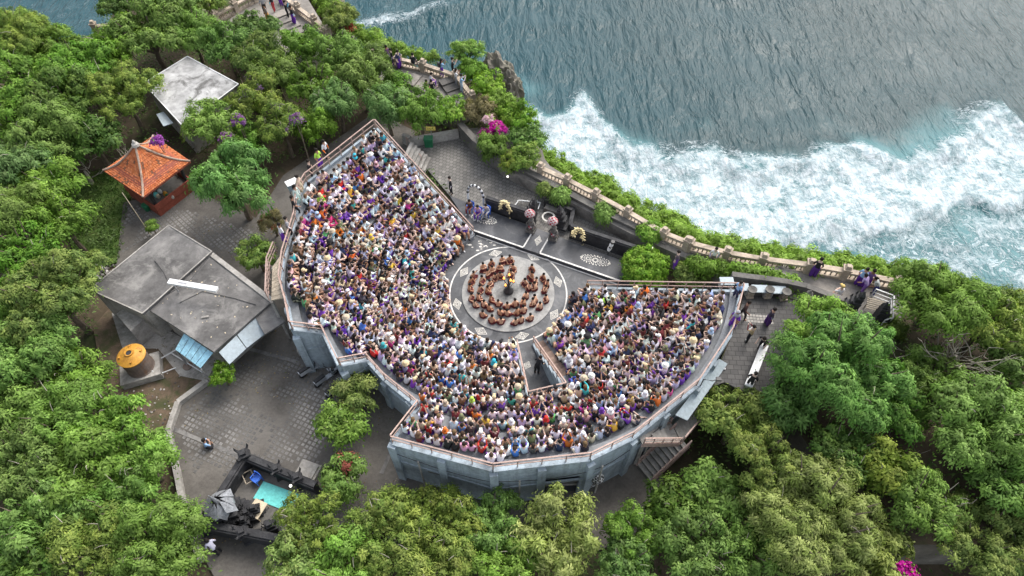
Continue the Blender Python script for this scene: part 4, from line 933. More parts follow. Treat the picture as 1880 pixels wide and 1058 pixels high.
for k in range(16):       # carved stones and guardian stumps crowding the court
    q = SW[3].lerp(SW[2], rng.uniform(.02, .85)).lerp(SW[0].lerp(SW[1], .3), rng.uniform(0, .42)); s = rng.uniform(.3, .6); g = link('carved_stone', None, sh, (q.x, q.y, .1), rng.random()*.6+.2); z_ = 0
    for w, h in ((1.0, .5), (.8, .9), (1.05, .25), (.7, .4), (.45, .4)): MB().box(0, 0, z_*s, w*s, w*s, h*s, 0, 0, None, .92).build('course', 'black_stone', g); z_ += h
    for sx_ in (-1, 1): MB().tube([(sx_*.4*s, 0, z_*.7*s), (sx_*.62*s, 0, z_*.85*s), (sx_*.55*s, 0, z_*1.05*s)], [.1*s, .07*s, .01], 5).build('horn', 'black_stone', g)
MB().tube([(0, 0, z+.3), (-.15, .1, z+1.25)], [.14, .02]).build('wrapped_finial', 'wrap', tw)
t4 = W([(484, 884), (549, 908), (533, 942), (465, 915)], .16); tag(MB().prism([(p.x, p.y) for p in t4], .15, .19).build('mat', 'turquoise'), 'bright turquoise mat spread inside the black shrine court', 'mat')
def plastic_chair(at_, rz, label, mt='blue_plastic'):
    t = thing('plastic_chair', label, 'chair', at_, rz, 'blue plastic chairs')
    MB().box(0, 0, .42, .44, .44, .04).build('seat', mt, t); m = MB()
    for k in range(7):
        a = PI*(k/6); m.box(-math.cos(a)*.21, -.2-.04*math.sin(a), .46, .075, .03, .3+.1*math.sin(a), 0)
    m.build('backrest', mt, t)
    for x in (-.19, .19):
        for y in (-.19, .19): MB().box(x, y, 0, .045, .045, .42).build('leg', mt, t)
        MB().box(x*1.12, -.02, .6, .05, .4, .035).box(x*1.12, .16, .44, .04, .04, .18).build('armrest', mt, t)
    return t
plastic_chair(P(475, 884, .14), 2.6, 'blue plastic chair inside the black shrine court')
t = thing('side_table', 'small beige table on the shrine court floor beside the mat', 'table', P(477, 940, .14), -.4); MB().box(0, 0, .5, .75, .9, .05).build('table_top', 'beige', t)
for x in (-.32, .32):
    for y in (-.4, .4): MB().box(x, y, 0, .06, .06, .5).build('leg', 'beige', t)
t = thing('wooden_stand', 'empty wooden stand in the shrine court corner', 'stand', P(460, 880, .14), .6)
for (x, y, w, l) in ((-.25, 0, .05, .7), (.25, 0, .05, .7), (0, -.33, .5, .05), (0, .33, .5, .05)): MB().box(x, y, .35, w, l, .04).build('slat', 'deck_wood', t)
for x in (-.24, .24): MB().box(x, 0, 0, .04, .04, .35).build('leg', 'deck_wood', t)
t = thing('stone_plinth', 'square worn stone plinth outside the shrine court wall', 'plinth', P(568, 868, 0), -.35); MB().box(0, 0, 0, 1.2, 1.0, .35).build('block', 'concrete', t); MB().box(0, 0, .35, .95, .75, .12).build('top_stone', 'concrete', t)
q = P(534, 893, 1.35); t = thing('lantern', 'small lit white lamp on the shrine court wall', 'lamp', q); MB().box(0, 0, -.15, .1, .1, .15).build('base', 'black_paint', t); MB().ball(0, 0, .06, .08, .08, .08).build('bulb', 'bulb', t)
q = P(658, 842, .9); t = thing('lantern', 'orange lamp glowing among leaves beside the passage road', 'lamp', q); MB().tube([(0, 0, -.9), (0, 0, -.06)], .025).build('post', 'black_paint', t); MB().ball(0, 0, 0, .09, .09, .09).build('bulb', 'flame', t)
for px, py, lab in ((932, 325, 'small lit lamp on the retaining wall above the back court'), (1197, 456, 'small lit lamp on the dark wall behind the round shrub')):
    q = P(px, py, 1.4); t = thing('lantern', lab, 'lamp', q); MB().box(0, 0, -.2, .1, .1, .16).build('base', 'black_paint', t); MB().ball(0, 0, .03, .08, .08, .08).build('bulb', 'bulb', t)

# ------------------------------------------------------------------ scooters, tables, gate at the right
def scooter(at_, rz, label):
    t = thing('scooter', label, 'scooter', at_, rz, 'parked scooters')
    for y in (-.6, .6):
        w = MB(); n = 14
        for k in range(n):
            a, b = 2*PI*k/n, 2*PI*(k+1)/n; w.bar((0, y+math.cos(a)*.2, .25+math.sin(a)*.2), (0, y+math.cos(b)*.2, .25+math.sin(b)*.2), .1, .1)
        w = w.build('wheel', 'black_paint', t); MB().bar((0, y-.14, .25), (0, y+.14, .25), .06, .2).build('rim', 'steel', w)
    b = MB(); b.hexa([(-.13, -.75, .35), (.13, -.75, .35), (.13, 0, .32), (-.13, 0, .32)], [(-.09, -.8, .68), (.09, -.8, .68), (.14, -.05, .66), (-.14, -.05, .66)]); b.hexa([(-.14, -.05, .26), (.14, -.05, .26), (.14, .38, .26), (-.14, .38, .26)], [(-.14, -.05, .32), (.14, -.05, .32), (.14, .38, .32), (-.14, .38, .32)])
    b.hexa([(-.2, .36, .3), (.2, .36, .3), (.13, .5, .3), (-.13, .5, .3)], [(-.17, .26, .9), (.17, .26, .9), (.1, .4, .92), (-.1, .4, .92)]); b.build('body', 'silver', t)
    MB().box(0, .62, .44, .14, .42, .05).build('fender', 'silver', t); MB().box(0, -.4, .68, .26, .72, .09, 0, 0, None, .85).build('seat', 'black_paint', t)
    MB().tube([(0, .6, .28), (0, .34, 1.0)], .035).tube([(-.34, .22, 1.02), (0, .34, 1.02), (.34, .22, 1.02)], .022).build('handlebar', 'black_paint', t)
    for x in (-.3, .3): MB().tube([(x, .25, 1.02), (x*1.2, .28, 1.18)], .01).box(x*1.2, .28, 1.15, .12, .02, .08).build('mirror', 'black_paint', t)
    MB().ball(0, .42, .86, .09, .06, .07).build('headlight', 'white_paint', t)
    return t
scooter(P(574, 682), -.9, 'silver scooter parked nearest the sunk bay under the left wing')
scooter(P(601, 698), -.8, 'silver scooter parked in the middle under the left wing wall')
scooter(P(620, 716), -.7, 'silver scooter parked farthest right beneath the left wing wall')
def work_table(at_, rz, label, w=.95):
    t = thing('stone_table', label, 'table', at_, rz, 'pale tables along the plaza wall'); MB().box(0, 0, .55, w, .55, .07).build('table_top', 'sheet_roof', t)
    for x in (-w*.36, w*.36): MB().box(x, 0, 0, .12, .45, .55).build('leg', 'concrete', t)
work_table(P(1362, 538, PLAZA_Z), -.05, 'pale table partly hidden by the corner of the right wing', .5)
work_table(P(1390, 541, PLAZA_Z), -.03, 'pale slab table between two stone pedestals by the plaza wall')
work_table(P(1423, 543, PLAZA_Z), -.03, 'pale slab table nearest the seated stone figure in the plaza')
work_table(P(1330, 527, 3.9), 0, 'small pale ledge table behind the upper right wing rail', .8)
for k, (px, py, lab) in enumerate(((1375, 545, 'carved tan pedestal bowl beside the seating corner'), (1407, 545, 'carved tan pedestal bowl between the two pale tables'), (1437, 549, 'carved tan pedestal bowl at the end of the pale tables'))):
    t = thing('stone_pedestal', lab, 'pedestal', P(px, py, PLAZA_Z), .1, 'carved pedestals in the plaza'); MB().box(0, 0, 0, .42, .36, .12).box(0, 0, .12, .3, .26, .45).build('pedestal', 'tan_stone', t); MB().lathe(0, 0, [(.14, .57), (.27, .7), (.28, .78), (.2, .74), (.05, .68)], 12).build('bowl', 'dark_stone', t)
guardian(P(1474, 558, PLAZA_Z), .2, 'grey seated stone figure against the plaza wall', 'poleng', .95, False)
t = thing('concrete_bench', 'long white concrete bench along the right side of the plaza', 'bench'); a, b = W([(1400, 640), (1370, 716)], PLAZA_Z); MB().bar(a+zv*.42, b+zv*.42, .42, .1).build('seat', 'white_paint', t); MB().bar(a+zv*.18, b+zv*.18, .26, .36).build('base', 'concrete', t)
# black split gate and white barriers by the cliff walk
g0 = P(1562, 580, PLAZA_Z); split_tower('split_gate', 'black split gate tower on the cliff walk, taller half', g0, -.3, 2.1, -1); split_tower('split_gate', 'black split gate tower on the cliff walk beside the white barrier', P(1598, 590, PLAZA_Z), -.3, 1.7, 1)
t = thing('barrier', 'white pipe barrier at the end of the cliff walk', 'barrier')
bp = W([(1596, 548), (1628, 560), (1626, 600), (1612, 604)], PLAZA_Z); guard(bp, 'barrier_rail', .95, .7, t, (.3, .62, .95), 'white_paint')
t = thing('wooden_rack', 'pale wooden slat rack beside the black split gate', 'rack', P(1598, 570, PLAZA_Z), -.35)
for k in range(6): MB().box(0, -.3+.12*k, .5+.03*k, .9, .07, .03).build('slat', 'deck_wood', t)
for x in (-.4, .4): MB().box(x, 0, 0, .05, .05, .55).build('leg', 'deck_wood', t)
steps('stone_steps', 'pale stone steps beyond the black split gate', P(1590, 622, PLAZA_Z), P(1578, 592, PLAZA_Z), 1.5, 3, PLAZA_Z, PLAZA_Z+.4, 'concrete')
# parasol statue and banner outside the lower wall
guardian(P(1085, 892, 0), PI, 'stone figure in black and white chequers outside the passage mouth', 'poleng', 1.0)
t = thing('banner', 'pale drop-shaped cloth banner beside the passage mouth', 'banner', P(1092, 872, 0)); MB().tube([(0, 0, 0), (0, 0, 1.6)], .02).build('pole', 'black_paint', t); MB().prism([(0, -.02), (.05, -.02), (.05, .02), (0, .02)], 0, 2.7).build('rod', 'black_paint', t)
MB().add([(x, y, z) for y in (-.03, .03) for x, z in ((-.02, 2.6), (.16, 2.2), (.24, 1.75), (.16, 1.35), (0, 1.25), (-.16, 1.35), (-.22, 1.75), (-.14, 2.2))], [tuple(range(8)), tuple(range(15, 7, -1))]+[(i, i+8, (i+1) % 8+8, (i+1) % 8) for i in range(8)]).build('cloth', 'white_paint', t)
# crate and box near the left rail
t = thing('sound_box', 'pale metal box on legs outside the upper left rail', 'box', P(542, 352, 3.2), .6); MB().box(0, 0, .4, .75, .5, .5).build('body', 'sheet_roof', t); MB().box(0, 0, .9, .8, .55, .04).build('lid', 'white_paint', t)
for x in (-.32, .32): MB().box(x, 0, -3.3, .06, .06, 3.7).build('leg', 'steel', t)
# debris heap by the house
mb = MB(); rng = random.Random(9)
for k in range(140):
    q = P(rng.gauss(182, 22), rng.gauss(495, 14)); s = rng.uniform(.05, .22); v = rng.choice([.06, .1, .2, .35, .5]); mb.box(q.x, q.y, -.1, s, s*rng.uniform(.4, 1.2), s*rng.uniform(.3, 1.2), rng.random()*3, 0, (v, v*.95, v*.9), rng.uniform(.5, 1))
for k in range(120):
    q = P(rng.uniform(215, 330), rng.uniform(640, 790)); s = rng.uniform(.04, .13); v = rng.choice([.08, .14, .3, .45])
    if inpoly(q.x, q.y, EARTH): mb.box(q.x, q.y, -.03, s, s*rng.uniform(.4, 1.2), .05, rng.random()*3, 0, (v, v*.93, v*.85), .8)
tag(mb.build('debris', 'stone_piece'), 'scattered rubble and litter round the concrete house and tank', kind='stuff')

# ------------------------------------------------------------------ rock on the cliff
def rock(label, at_, sx, sy, sz, seed):
    bm = bmesh.new(); bmesh.ops.create_icosphere(bm, subdivisions=4, radius=1.0); rr = np.random.RandomState(seed)
    for v in bm.verts:
        n = v.co.normalized(); a = np.array([n.x*3+seed, n.y*3+n.z*2.3]); k = float(vnoise(a[0], a[1], .8, seed)*.5+vnoise(a[0]*2.3, a[1]*2.3, .7, seed+1)*.35+vnoise(a[0]*6, a[1]*6, .8, seed+2)*.2)
        v.co = Vector((n.x*sx, n.y*sy, n.z*sz))*(.62+.75*k)
    me = bpy.data.meshes.new('rock_outcrop'); bm.to_mesh(me); bm.free(); me.materials.append(MATS['rock'])
    o = link('rock_outcrop', me, None, at_); return tag(o, label, 'rock', 'rocks on the cliff edge')
rock('jagged grey rock spire rising beyond the lookout terrace bushes', P(912, 150, -.8), 1.5, 1.3, 2.6, 3)
rock('grey cliff rock below the spire at the edge above the sea', P(934, 180, -1.5), 1.2, 1.1, 2.6, 7)

# ------------------------------------------------------------------ foliage
KIND = {   # leaf colour, young-leaf colour, leaf length, leaf width ratio, tuft radius, droop
    'bright': ((.115, .215, .034), (.22, .35, .08), .2, .38, .4, .5),
    'mid': ((.09, .18, .032), (.18, .295, .066), .2, .42, .36, .5),
    'olive': ((.105, .172, .036), (.225, .285, .07), .165, .42, .3, .4),
    'feathery': ((.105, .215, .058), (.19, .32, .1), .23, .3, .42, .7),
    'dark': ((.068, .14, .03), (.125, .205, .048), .22, .45, .34, .4),
    'lime': ((.19, .265, .06), (.31, .37, .125), .22, .3, .4, .6),
    'shrub': ((.11, .23, .034), (.23, .35, .07), .16, .46, .22, .2),
    'dry': ((.19, .17, .08), (.26, .23, .12), .18, .3, .3, .3)}
def leaf_mesh(name, pos, nrm, ln, wd, cols, rs, rad=None):
    """pos, nrm (n,3): a diamond leaf at each position, lying roughly across its normal"""
    n = len(pos); r = rs.randn(n, 3) if rad is None else rs.randn(n, 3)*.35+rad; d = r-(r*nrm).sum(1, keepdims=True)*nrm; d /= np.linalg.norm(d, axis=1, keepdims=True)+1e-9
    s = np.cross(nrm, d); L = (ln*rs.uniform(.7, 1.3, n))[:, None]; Wd = (L[:, 0]*wd)[:, None]
    V = np.stack([pos-d*L*.5, pos+s*Wd*.5+nrm*L*.06, pos+d*L*.5-nrm*L*.12, pos-s*Wd*.5+nrm*L*.06], 1).reshape(-1, 3).astype(np.float32)
    me = bpy.data.meshes.new(name); me.vertices.add(4*n); me.vertices.foreach_set('co', V.ravel())
    me.loops.add(4*n); me.loops.foreach_set('vertex_index', np.arange(4*n, dtype=np.int32)); me.polygons.add(n); me.polygons.foreach_set('loop_start', np.arange(0, 4*n, 4, dtype=np.int32))
    me.update(calc_edges=True); a = me.attributes.new('col', 'FLOAT_COLOR', 'FACE')
    a.data.foreach_set('color', np.concatenate([cols, np.ones((n, 1))], 1).astype(np.float32).ravel()); me.materials.append(MATS['leaf']); return me
def tufts_on_lobes(lobes, R, kind, rs, cover=2.6, flower=None):
    base, young, ln, wd, tr, droop = KIND[kind]; P_, N_, C_, G_ = [], [], [], []
    base, young = np.array(base), np.array(young)
    for (c, lr, lz) in lobes:
        area = 2*PI*lr*lr; nt_ = max(5, int(area*.95/(tr*tr*2.2))); per = max(8, int(cover*tr*tr*2.6/(ln*ln*wd*.5)))
        dirs = rs.randn(nt_, 3); dirs /= np.linalg.norm(dirs, axis=1, keepdims=True); dirs[:, 2] = np.where(dirs[:, 2] < -.25, -dirs[:, 2]*.6, dirs[:, 2])
        rad = rs.uniform(.72, 1.08, nt_)
        tc = c+dirs*np.array([lr, lr, lr*lz])*rad[:, None]; tb = rs.uniform(.68, 1.28, nt_); ty = rs.rand(nt_)**2.2
        for k in range(nt_):
            m = per; ts = tr*rs.uniform(.6, 1.25); g = rs.randn(m, 3)*ts*np.array([.5, .5, .32]); up = dirs[k]*.6+np.array([0, 0, .75])
            g[:, 2] -= droop*(g[:, 0]**2+g[:, 1]**2)/max(.05, ts)
            nn = up+rs.randn(m, 3)*.24+g*np.array([1, 1, .3])/ts*.75; nn /= np.linalg.norm(nn, axis=1, keepdims=True)
            P_.append(tc[k]+g); N_.append(nn); G_.append(g/ts*2.2); y = np.clip(ty[k]+rs.uniform(-.1, .2, m)+g[:, 2]/ts*.5, 0, 1)[:, None]
            cc = (base*(1-y)+young*y)*tb[k]*rs.uniform(.9, 1.1, m)[:, None]
            if flower is not None and rs.rand() < flower[1]: cc = np.array(flower[0])*rs.uniform(.6, 1.2, m)[:, None]
            C_.append(cc)
    return np.concatenate(P_), np.concatenate(N_), np.clip(np.concatenate(C_), 0, 1), ln, wd, np.concatenate(G_)
def crown_lobes(R, rs, flat=.88, n=None):
    n = n or int(7+R*3.2); L = [(np.array([0, 0, R*.12]), R*.5, .8)]
    for k in range(n):
        a = 2*PI*(k*0.381966)+rs.rand()*.5; q = math.sqrt((k+.6)/n); rr = R*(.25+.5*q)*rs.uniform(.85, 1.12); lr = R*rs.uniform(.2, .38)
        L.append((np.array([math.cos(a)*rr, math.sin(a)*rr, R*flat*math.sqrt(max(0, 1-(rr/R)**2))*rs.uniform(.4, 1.15)-R*.14]), lr, .8))
    return L
PROTO = {}
def tree_proto(kind, R, var, flower=None):
    key = (kind, R, var, flower is not None)
    if key in PROTO: return PROTO[key]
    rs = np.random.RandomState(abs(hash((kind, int(R*10), var))) % 99991 if False else (sum(map(ord, kind))*31+int(R*10)*7+var*1013) % 99991)
    lobes = crown_lobes(R, rs); p, n, c, ln, wd, gg = tufts_on_lobes(lobes, R, kind, rs, 2.1, flower)
    cm = leaf_mesh('crown', p, n, ln, wd, c, rs, gg); hgt = R*.75+.9
    mb = MB(); tr = .06+R*.045; mb.tube([(0, 0, -hgt), (R*.05, -R*.03, -hgt*.5), (0, 0, -R*.15)], [tr*1.4, tr, tr*.75], 7)
    for (cc, lr, lz) in lobes[1:]:
        e = Vector(cc); s = Vector((0, 0, -R*.2-.25*R*rs.rand())); mid = s.lerp(e, .55)+Vector((rs.uniform(-.1, .1)*R, rs.uniform(-.1, .1)*R, -.06*R)); mb.tube([s, mid, e, e+(e-mid)*.45], [tr*.6, tr*.4, tr*.24, .008], 5)
    for k in range(4):
        cc, lr, lz = lobes[1+rs.randint(len(lobes)-1)]; e = Vector(cc)+Vector((rs.uniform(-.5, .5)*lr, rs.uniform(-.5, .5)*lr, lr*.55)); d_ = Vector((rs.uniform(-1, 1), rs.uniform(-1, 1), .5)).normalized()*lr*.8; mb.tube([e, e+d_*.5+Vector((0, 0, .08)), e+d_], [.022, .016, .006], 4, 1)
    tm = mb.mesh('trunk', ['bark', 'pale_bark']); PROTO[key] = (cm, tm, R, hgt); return PROTO[key]
def tree(px, py, rpx, kind, label, gz=0.0, var=0, lift=1.0, cat='tree', group='trees round the amphitheatre', flower=None):
    """crown centre at the pixel; the crown's own size sets how high it stands over the ground gz"""
    z = gz+1.5
    for _ in range(3):
        c = P(px, py, z); dist = (c-CAM).length; Rm = rpx*.93*dist/F; z = gz+(Rm*.75+.9)*lift
    R = min((1.3, 2.0, 2.8, 3.8), key=lambda r: abs(math.log(r/Rm)))
    cm, tm, R, hgt = tree_proto(kind, R, var % 2, flower); s = Rm/R; c = P(px, py, z)
    name = 'tree' if cat == 'tree' else cat
    t = thing(name, label, cat, (c.x, c.y, gz), (var*1.37+px*.013) % 6.28, group)
    o = link('crown', cm, t, (0, 0, z-gz)); o.scale = (s, s, s*random.uniform(.9, 1.1)); o = link('trunk', tm, t, (0, 0, z-gz)); o.scale = (s*.9, s*.9, (z-gz+.3)/hgt)
    return t
KN = {'bright': 'bright green', 'mid': 'mid green', 'olive': 'olive green', 'feathery': 'feathery blue-green', 'dark': 'dark green', 'lime': 'pale yellow-green', 'shrub': 'dense glossy', 'dry': 'dry brownish'}
TREES = [
 # far left, above the pavilion
 (25, 98, 70, 'olive', 'in the top left corner by the sea'), (105, 98, 48, 'mid', 'at the shore near the top left corner'), (152, 142, 60, 'mid', 'inland of the top left shore'),
 (205, 112, 50, 'bright', 'just left of the dark shore tree above the pale roof'), (222, 18, 34, 'dark', 'standing against the sea at the promontory base'), (278, 72, 62, 'mid', 'directly above the pale house roof'),
 (318, 26, 58, 'mid', 'on the promontory left of the stone walk'), (352, 70, 50, 'bright', 'between pale roof and promontory balustrade'), (378, 12, 36, 'olive', 'at the top edge beside the promontory balustrade'),
 (418, 92, 46, 'mid', 'right above the corner of the pale roof'), (470, 62, 44, 'dark', 'covering the promontory walk bend'), (478, 110, 48, 'olive', 'between the pale roof and the lookout slope'),
 (232, 188, 60, 'olive', 'with yellowish tips left of the pale roof'), (60, 170, 66, 'mid', 'second row in from the left edge near the top'), (130, 200, 60, 'dark', 'dense clump left of the yellowish tree'),
 (20, 232, 58, 'mid', 'touching the left edge above the lawn level'), (90, 262, 62, 'bright', 'upper left of the grassy patch'), (170, 262, 50, 'dark', 'just up-left of the tiled roof'), (30, 320, 60, 'feathery', 'at the left edge level with the tiled roof'),
 (100, 345, 54, 'mid', 'left of the grassy patch below the tiled roof level'), (38, 398, 58, 'bright', 'at the left edge level with the concrete house top'), (122, 418, 52, 'mid', 'beside the rubble heap'), (60, 470, 56, 'mid', 'left edge above the big olive tree'),
 # between pale roof and amphitheatre
 (432, 345, 80, 'feathery', 'rounded tree standing between pavilion and seating'), (392, 238, 50, 'bright', 'touching the lower corner of the pale roof'), (470, 192, 52, 'olive', 'right of the pale roof with purple blossom', 'p'), (448, 268, 44, 'mid', 'above the round feathery tree'),
 (520, 240, 50, 'olive', 'with purple blossom left of the seating apex', 'p'), (508, 150, 46, 'bright', 'on the slope below the promontory walk'), (575, 235, 44, 'bright', 'crowding the upper left rail of the seating'), (575, 165, 50, 'mid', 'above the seating apex to the left'),
 (620, 195, 46, 'feathery', 'directly above-left of the seating apex'), (560, 92, 44, 'mid', 'seaward slope below the promontory steps'), (622, 105, 46, 'bright', 'seaward slope left of the lookout'), (668, 150, 48, 'bright', 'left of the lookout terrace'), (628, 45, 36, 'olive', 'on the sea edge right of the promontory'), (692, 108, 32, 'mid', 'sea edge at the lookout balustrade end'),
 (712, 205, 48, 'feathery', 'just right of the seating apex'), (772, 212, 46, 'bright', 'between seating apex and yellow notice'), (825, 212, 36, 'shrub', 'below the lookout terrace corner'), (725, 165, 34, 'mid', 'hiding the lower lookout steps'),
 # coast
 (855, 104, 36, 'shrub', 'round, on the edge beside the rock spire'), (868, 135, 26, 'bright', 'small, under the round edge tree'), (895, 165, 36, 'shrub', 'on the edge right of the lookout visitors'), (918, 200, 34, 'bright', 'on the cliff edge above the magenta flowers'), (955, 225, 40, 'shrub', 'on the cliff edge above the foam tip'), (968, 262, 36, 'mid', 'on the cliff edge right of the magenta flowers'), (880, 212, 34, 'dry', 'brownish scrub left of the magenta flowers'),
 (962, 298, 36, 'shrub', 'where the tan balustrade begins'), (905, 275, 30, 'bright', 'low, between retaining wall and magenta flowers'), (935, 305, 24, 'olive', 'low, along the retaining wall top'),
 # right
 (1530, 690, 118, 'feathery', 'large spreading tree right of the plaza'), (1450, 745, 54, 'feathery', 'right beside the white bench'), (1500, 600, 60, 'bright', 'below the plaza wall and seated stone figure'), (1715, 562, 82, 'bright', 'broad tree below the end of the cliff walk'), (1800, 610, 62, 'olive', 'behind the bare branches at right'), (1850, 665, 58, 'mid', 'right edge below the short balustrade'),
 (1352, 775, 74, 'olive', 'dome-shaped tree hiding the outside stairs'), (1400, 850, 60, 'olive', 'lower right of the dome-shaped tree'), (1640, 760, 56, 'dark', 'shaded, right of the large spreading tree'), (1700, 690, 52, 'mid', 'between spreading tree and bare branches'), (1790, 790, 88, 'bright', 'large, at right below the bare branches'), (1868, 800, 66, 'bright', 'right edge, halfway down'), (1862, 900, 68, 'mid', 'right edge near the lower corner'),
 (1545, 830, 56, 'dark', 'shaded, below the large spreading tree'), (1620, 865, 54, 'olive', 'below the dark gap at right'), (1690, 930, 62, 'mid', 'left of the lower right corner group'), (1790, 990, 76, 'olive', 'bottom edge near the right corner'), (1870, 1030, 60, 'dark', 'in the bottom right corner'), (1480, 960, 118, 'lime', 'big pale tree at the bottom right'), (1590, 1020, 80, 'lime', 'bottom edge right of the big pale tree'), (1380, 1010, 66, 'mid', 'bottom edge left of the big pale tree'),
 (1310, 905, 56, 'mid', 'below the outside stairs'), (1235, 935, 55, 'dark', 'outside the lower right wall'), (1270, 1010, 74, 'mid', 'bottom edge below the outside stairs'), (1165, 990, 60, 'mid', 'below the chequered stone figure'), (1150, 1045, 60, 'dark', 'bottom edge under the passage mouth'),
 (1022, 985, 80, 'lime', 'pale tree below the passage mouth'), (905, 968, 62, 'bright', 'directly below the outer wall corner'), (930, 1040, 64, 'bright', 'bottom edge below the outer wall corner'), (812, 962, 70, 'olive', 'below the concrete canopy'), (735, 938, 50, 'olive', 'outside the lower left wall corner'), (700, 985, 74, 'olive', 'right of the shrine court'), (800, 1040, 70, 'olive', 'bottom edge left of centre'), (572, 975, 64, 'olive', 'overhanging the turquoise mat'), (640, 1045, 70, 'bright', 'bottom edge right of the shrine'), (540, 1035, 56, 'olive', 'bottom edge beside the shrine steps'),
 # yard
 (655, 728, 48, 'olive', 'upper of the pair beside the lower left wall'), (632, 782, 50, 'mid', 'lower of the pair beside the lower left wall'), (632, 880, 44, 'mid', 'with red leaf tips right of the shrine wall', 'r'), (410, 690, 27, 'shrub', 'small clipped bush at the yard corner'), (474, 472, 40, 'shrub', 'rounded bush between concrete house and seating'), (500, 412, 26, 'dry', 'reddish shrub by the left rail', 'r'), (280, 418, 13, 'mid', 'small tuft by the pale pole'),
 # lower left
 (112, 552, 88, 'olive', 'big olive dome left of the concrete house'), (22, 560, 50, 'mid', 'left edge beside the olive dome'), (75, 660, 76, 'mid', 'left of the yellow tank'), (140, 700, 58, 'bright', 'nearest the yellow tank'), (30, 745, 64, 'bright', 'left edge below the tank level'), (120, 770, 74, 'bright', 'middle of the lower left wood'), (215, 790, 66, 'mid', 'right side of the lower left wood above the yard wall'), (262, 850, 58, 'bright', 'beside the curved yard wall'), (50, 855, 74, 'mid', 'left edge of the lower left wood'), (150, 870, 74, 'bright', 'lower left wood, towards the bottom'), (235, 930, 60, 'mid', 'below the curved yard wall end'), (80, 960, 72, 'mid', 'near the bottom left corner'), (300, 1010, 84, 'bright', 'bright tree by the shrine steps at the bottom'), (180, 1010, 70, 'olive', 'bottom edge of the lower left wood'), (40, 1040, 66, 'dark', 'in the bottom left corner')]
PUR, RED_, MAG = (.2, .12, .22), (.3, .1, .06), (.4, .03, .24)
for i, T_ in enumerate(TREES):
    px, py, r, k, where = T_[:5]; fl = None
    if len(T_) > 5: fl = (PUR, .05) if T_[5] == 'p' else (RED_, .1)
    small = r < 45 or 'shrub' in where or 'bush' in where; gz = 0.0
    if px > 1360 and 480 < py < 960: gz = 2.0 if py > 640 else 2.6
    tree(px, py, r, k, KN[k]+' '+('bush ' if small else 'tree ')+where, gz, i, .75 if small else 1.0, 'bush' if small else 'tree', 'bushes' if small else 'trees', fl)
def bougainvillea(px, py, rpx, label, colr, frac, gz=0):
    c = P(px, py, gz+1.1); Rm = rpx*(c-CAM).length/F; cm, tm, R, h = tree_proto('shrub', 1.3, 1, (colr, frac)); t = thing('bougainvillea', label, 'flowering bush', (c.x, c.y, gz), px*.1, 'bougainvillea')
    o = link('crown', cm, t, (0, 0, 1.1)); o.scale = (Rm/R,)*3; o = link('trunk', tm, t, (0, 0, 1.1)); o.scale = (.7, .7, 1.1/h)
    return t
PROTO.pop(('shrub', 1.3, 1, True), None)
def flowering(px, py, rpx, label, colr, frac, gz=0.0, z=1.3):
    rs = np.random.RandomState(int(px)); c = P(px, py, gz+z); Rm = rpx*(c-CAM).length/F
    p, n, cc, ln, wd, gg = tufts_on_lobes(crown_lobes(Rm, rs, .8, 7), Rm, 'shrub', rs, 2.0, (colr, frac)); t = thing('bougainvillea', label, 'flowering bush', (c.x, c.y, gz), 0, 'bougainvillea')
    link('blossom', leaf_mesh('blossom', p, n, ln*.85, .8, cc, rs), t, (0, 0, z)); MB().tube([(0, 0, -.2), (.05, 0, z*.6), (0, 0, z)], [.06, .04, .02]).tube([(0, 0, z*.4), (Rm*.4, .1, z)], [.03, .01]).build('stem', 'bark', t)
flowering(911, 238, 16, 'bright magenta bougainvillea tall spray above the retaining wall', MAG, .8, 0, 2.2)
flowering(905, 252, 13, 'magenta bougainvillea lower spray beside the tall one', MAG, .75, 0, 1.6)
flowering(898, 222, 9, 'pale pink bougainvillea tip above the magenta spray', (.6, .4, .45), .8, 0, 2.4)
flowering(890, 247, 8, 'small round magenta bougainvillea clump left of the tall spray', MAG, .7, 0, 1.8)
flowering(940, 292, 9, 'small purple bougainvillea near the retaining wall bend', (.3, .06, .3), .6, 0, 1.5)
flowering(289, 260, 8, 'purple bougainvillea sprawling on the tiled roof ridge', (.25, .06, .3), .8, 0, 4.2)
flowering(437, 225, 13, 'purple blossom cluster right of the pale roof', (.22, .1, .25), .6, 0, 4.6)
flowering(543, 222, 12, 'purple blossom cluster left of the seating apex', (.22, .09, .26), .6, 0, 4.6)
flowering(415, 255, 9, 'purple blossom beside the pale roof corner', (.24, .1, .27), .6, 0, 4.0)
flowering(642, 52, 7, 'red flowering sprig on the sea edge beyond the promontory', (.4, .06, .03), .6, 0, 1.4)
flowering(1663, 1052, 12, 'magenta bougainvillea at the bottom edge', MAG, .8, 0, 4.0)
# shrubs and hedges beside the stage
def clump(name, label, pts, rad, kind, cover=2.2, cat='hedge', z0=0.5, kindtag=None, seed=1, flower=None, leafscale=1.0):
    rs = np.random.RandomState(seed); lobes = []
    for (p, r) in pts: lobes.append((np.array(p)+np.array([0, 0, r*z0]), r, .85))
    p, n, c, ln, wd, gg = tufts_on_lobes(lobes, rad, kind, rs, cover, flower); o = link(name, leaf_mesh(name, p, n, ln*leafscale, wd, c, rs, gg))
    return tag(o, label, cat, None, kindtag)
def along(pxs, step, r, zoff=0.0, jit=.15, seed=2):
    rng = random.Random(seed); pl = W(pxs); out = []
    for a, b in zip(pl[:-1], pl[1:]):
        n = max(1, int((b-a).length/step))
        for i in range(n):
            p = a.lerp(b, (i+rng.random()*.6)/n); out.append(((p.x+rng.uniform(-jit, jit), p.y+rng.uniform(-jit, jit), p.z+zoff), r*rng.uniform(.75, 1.25)))
    return out
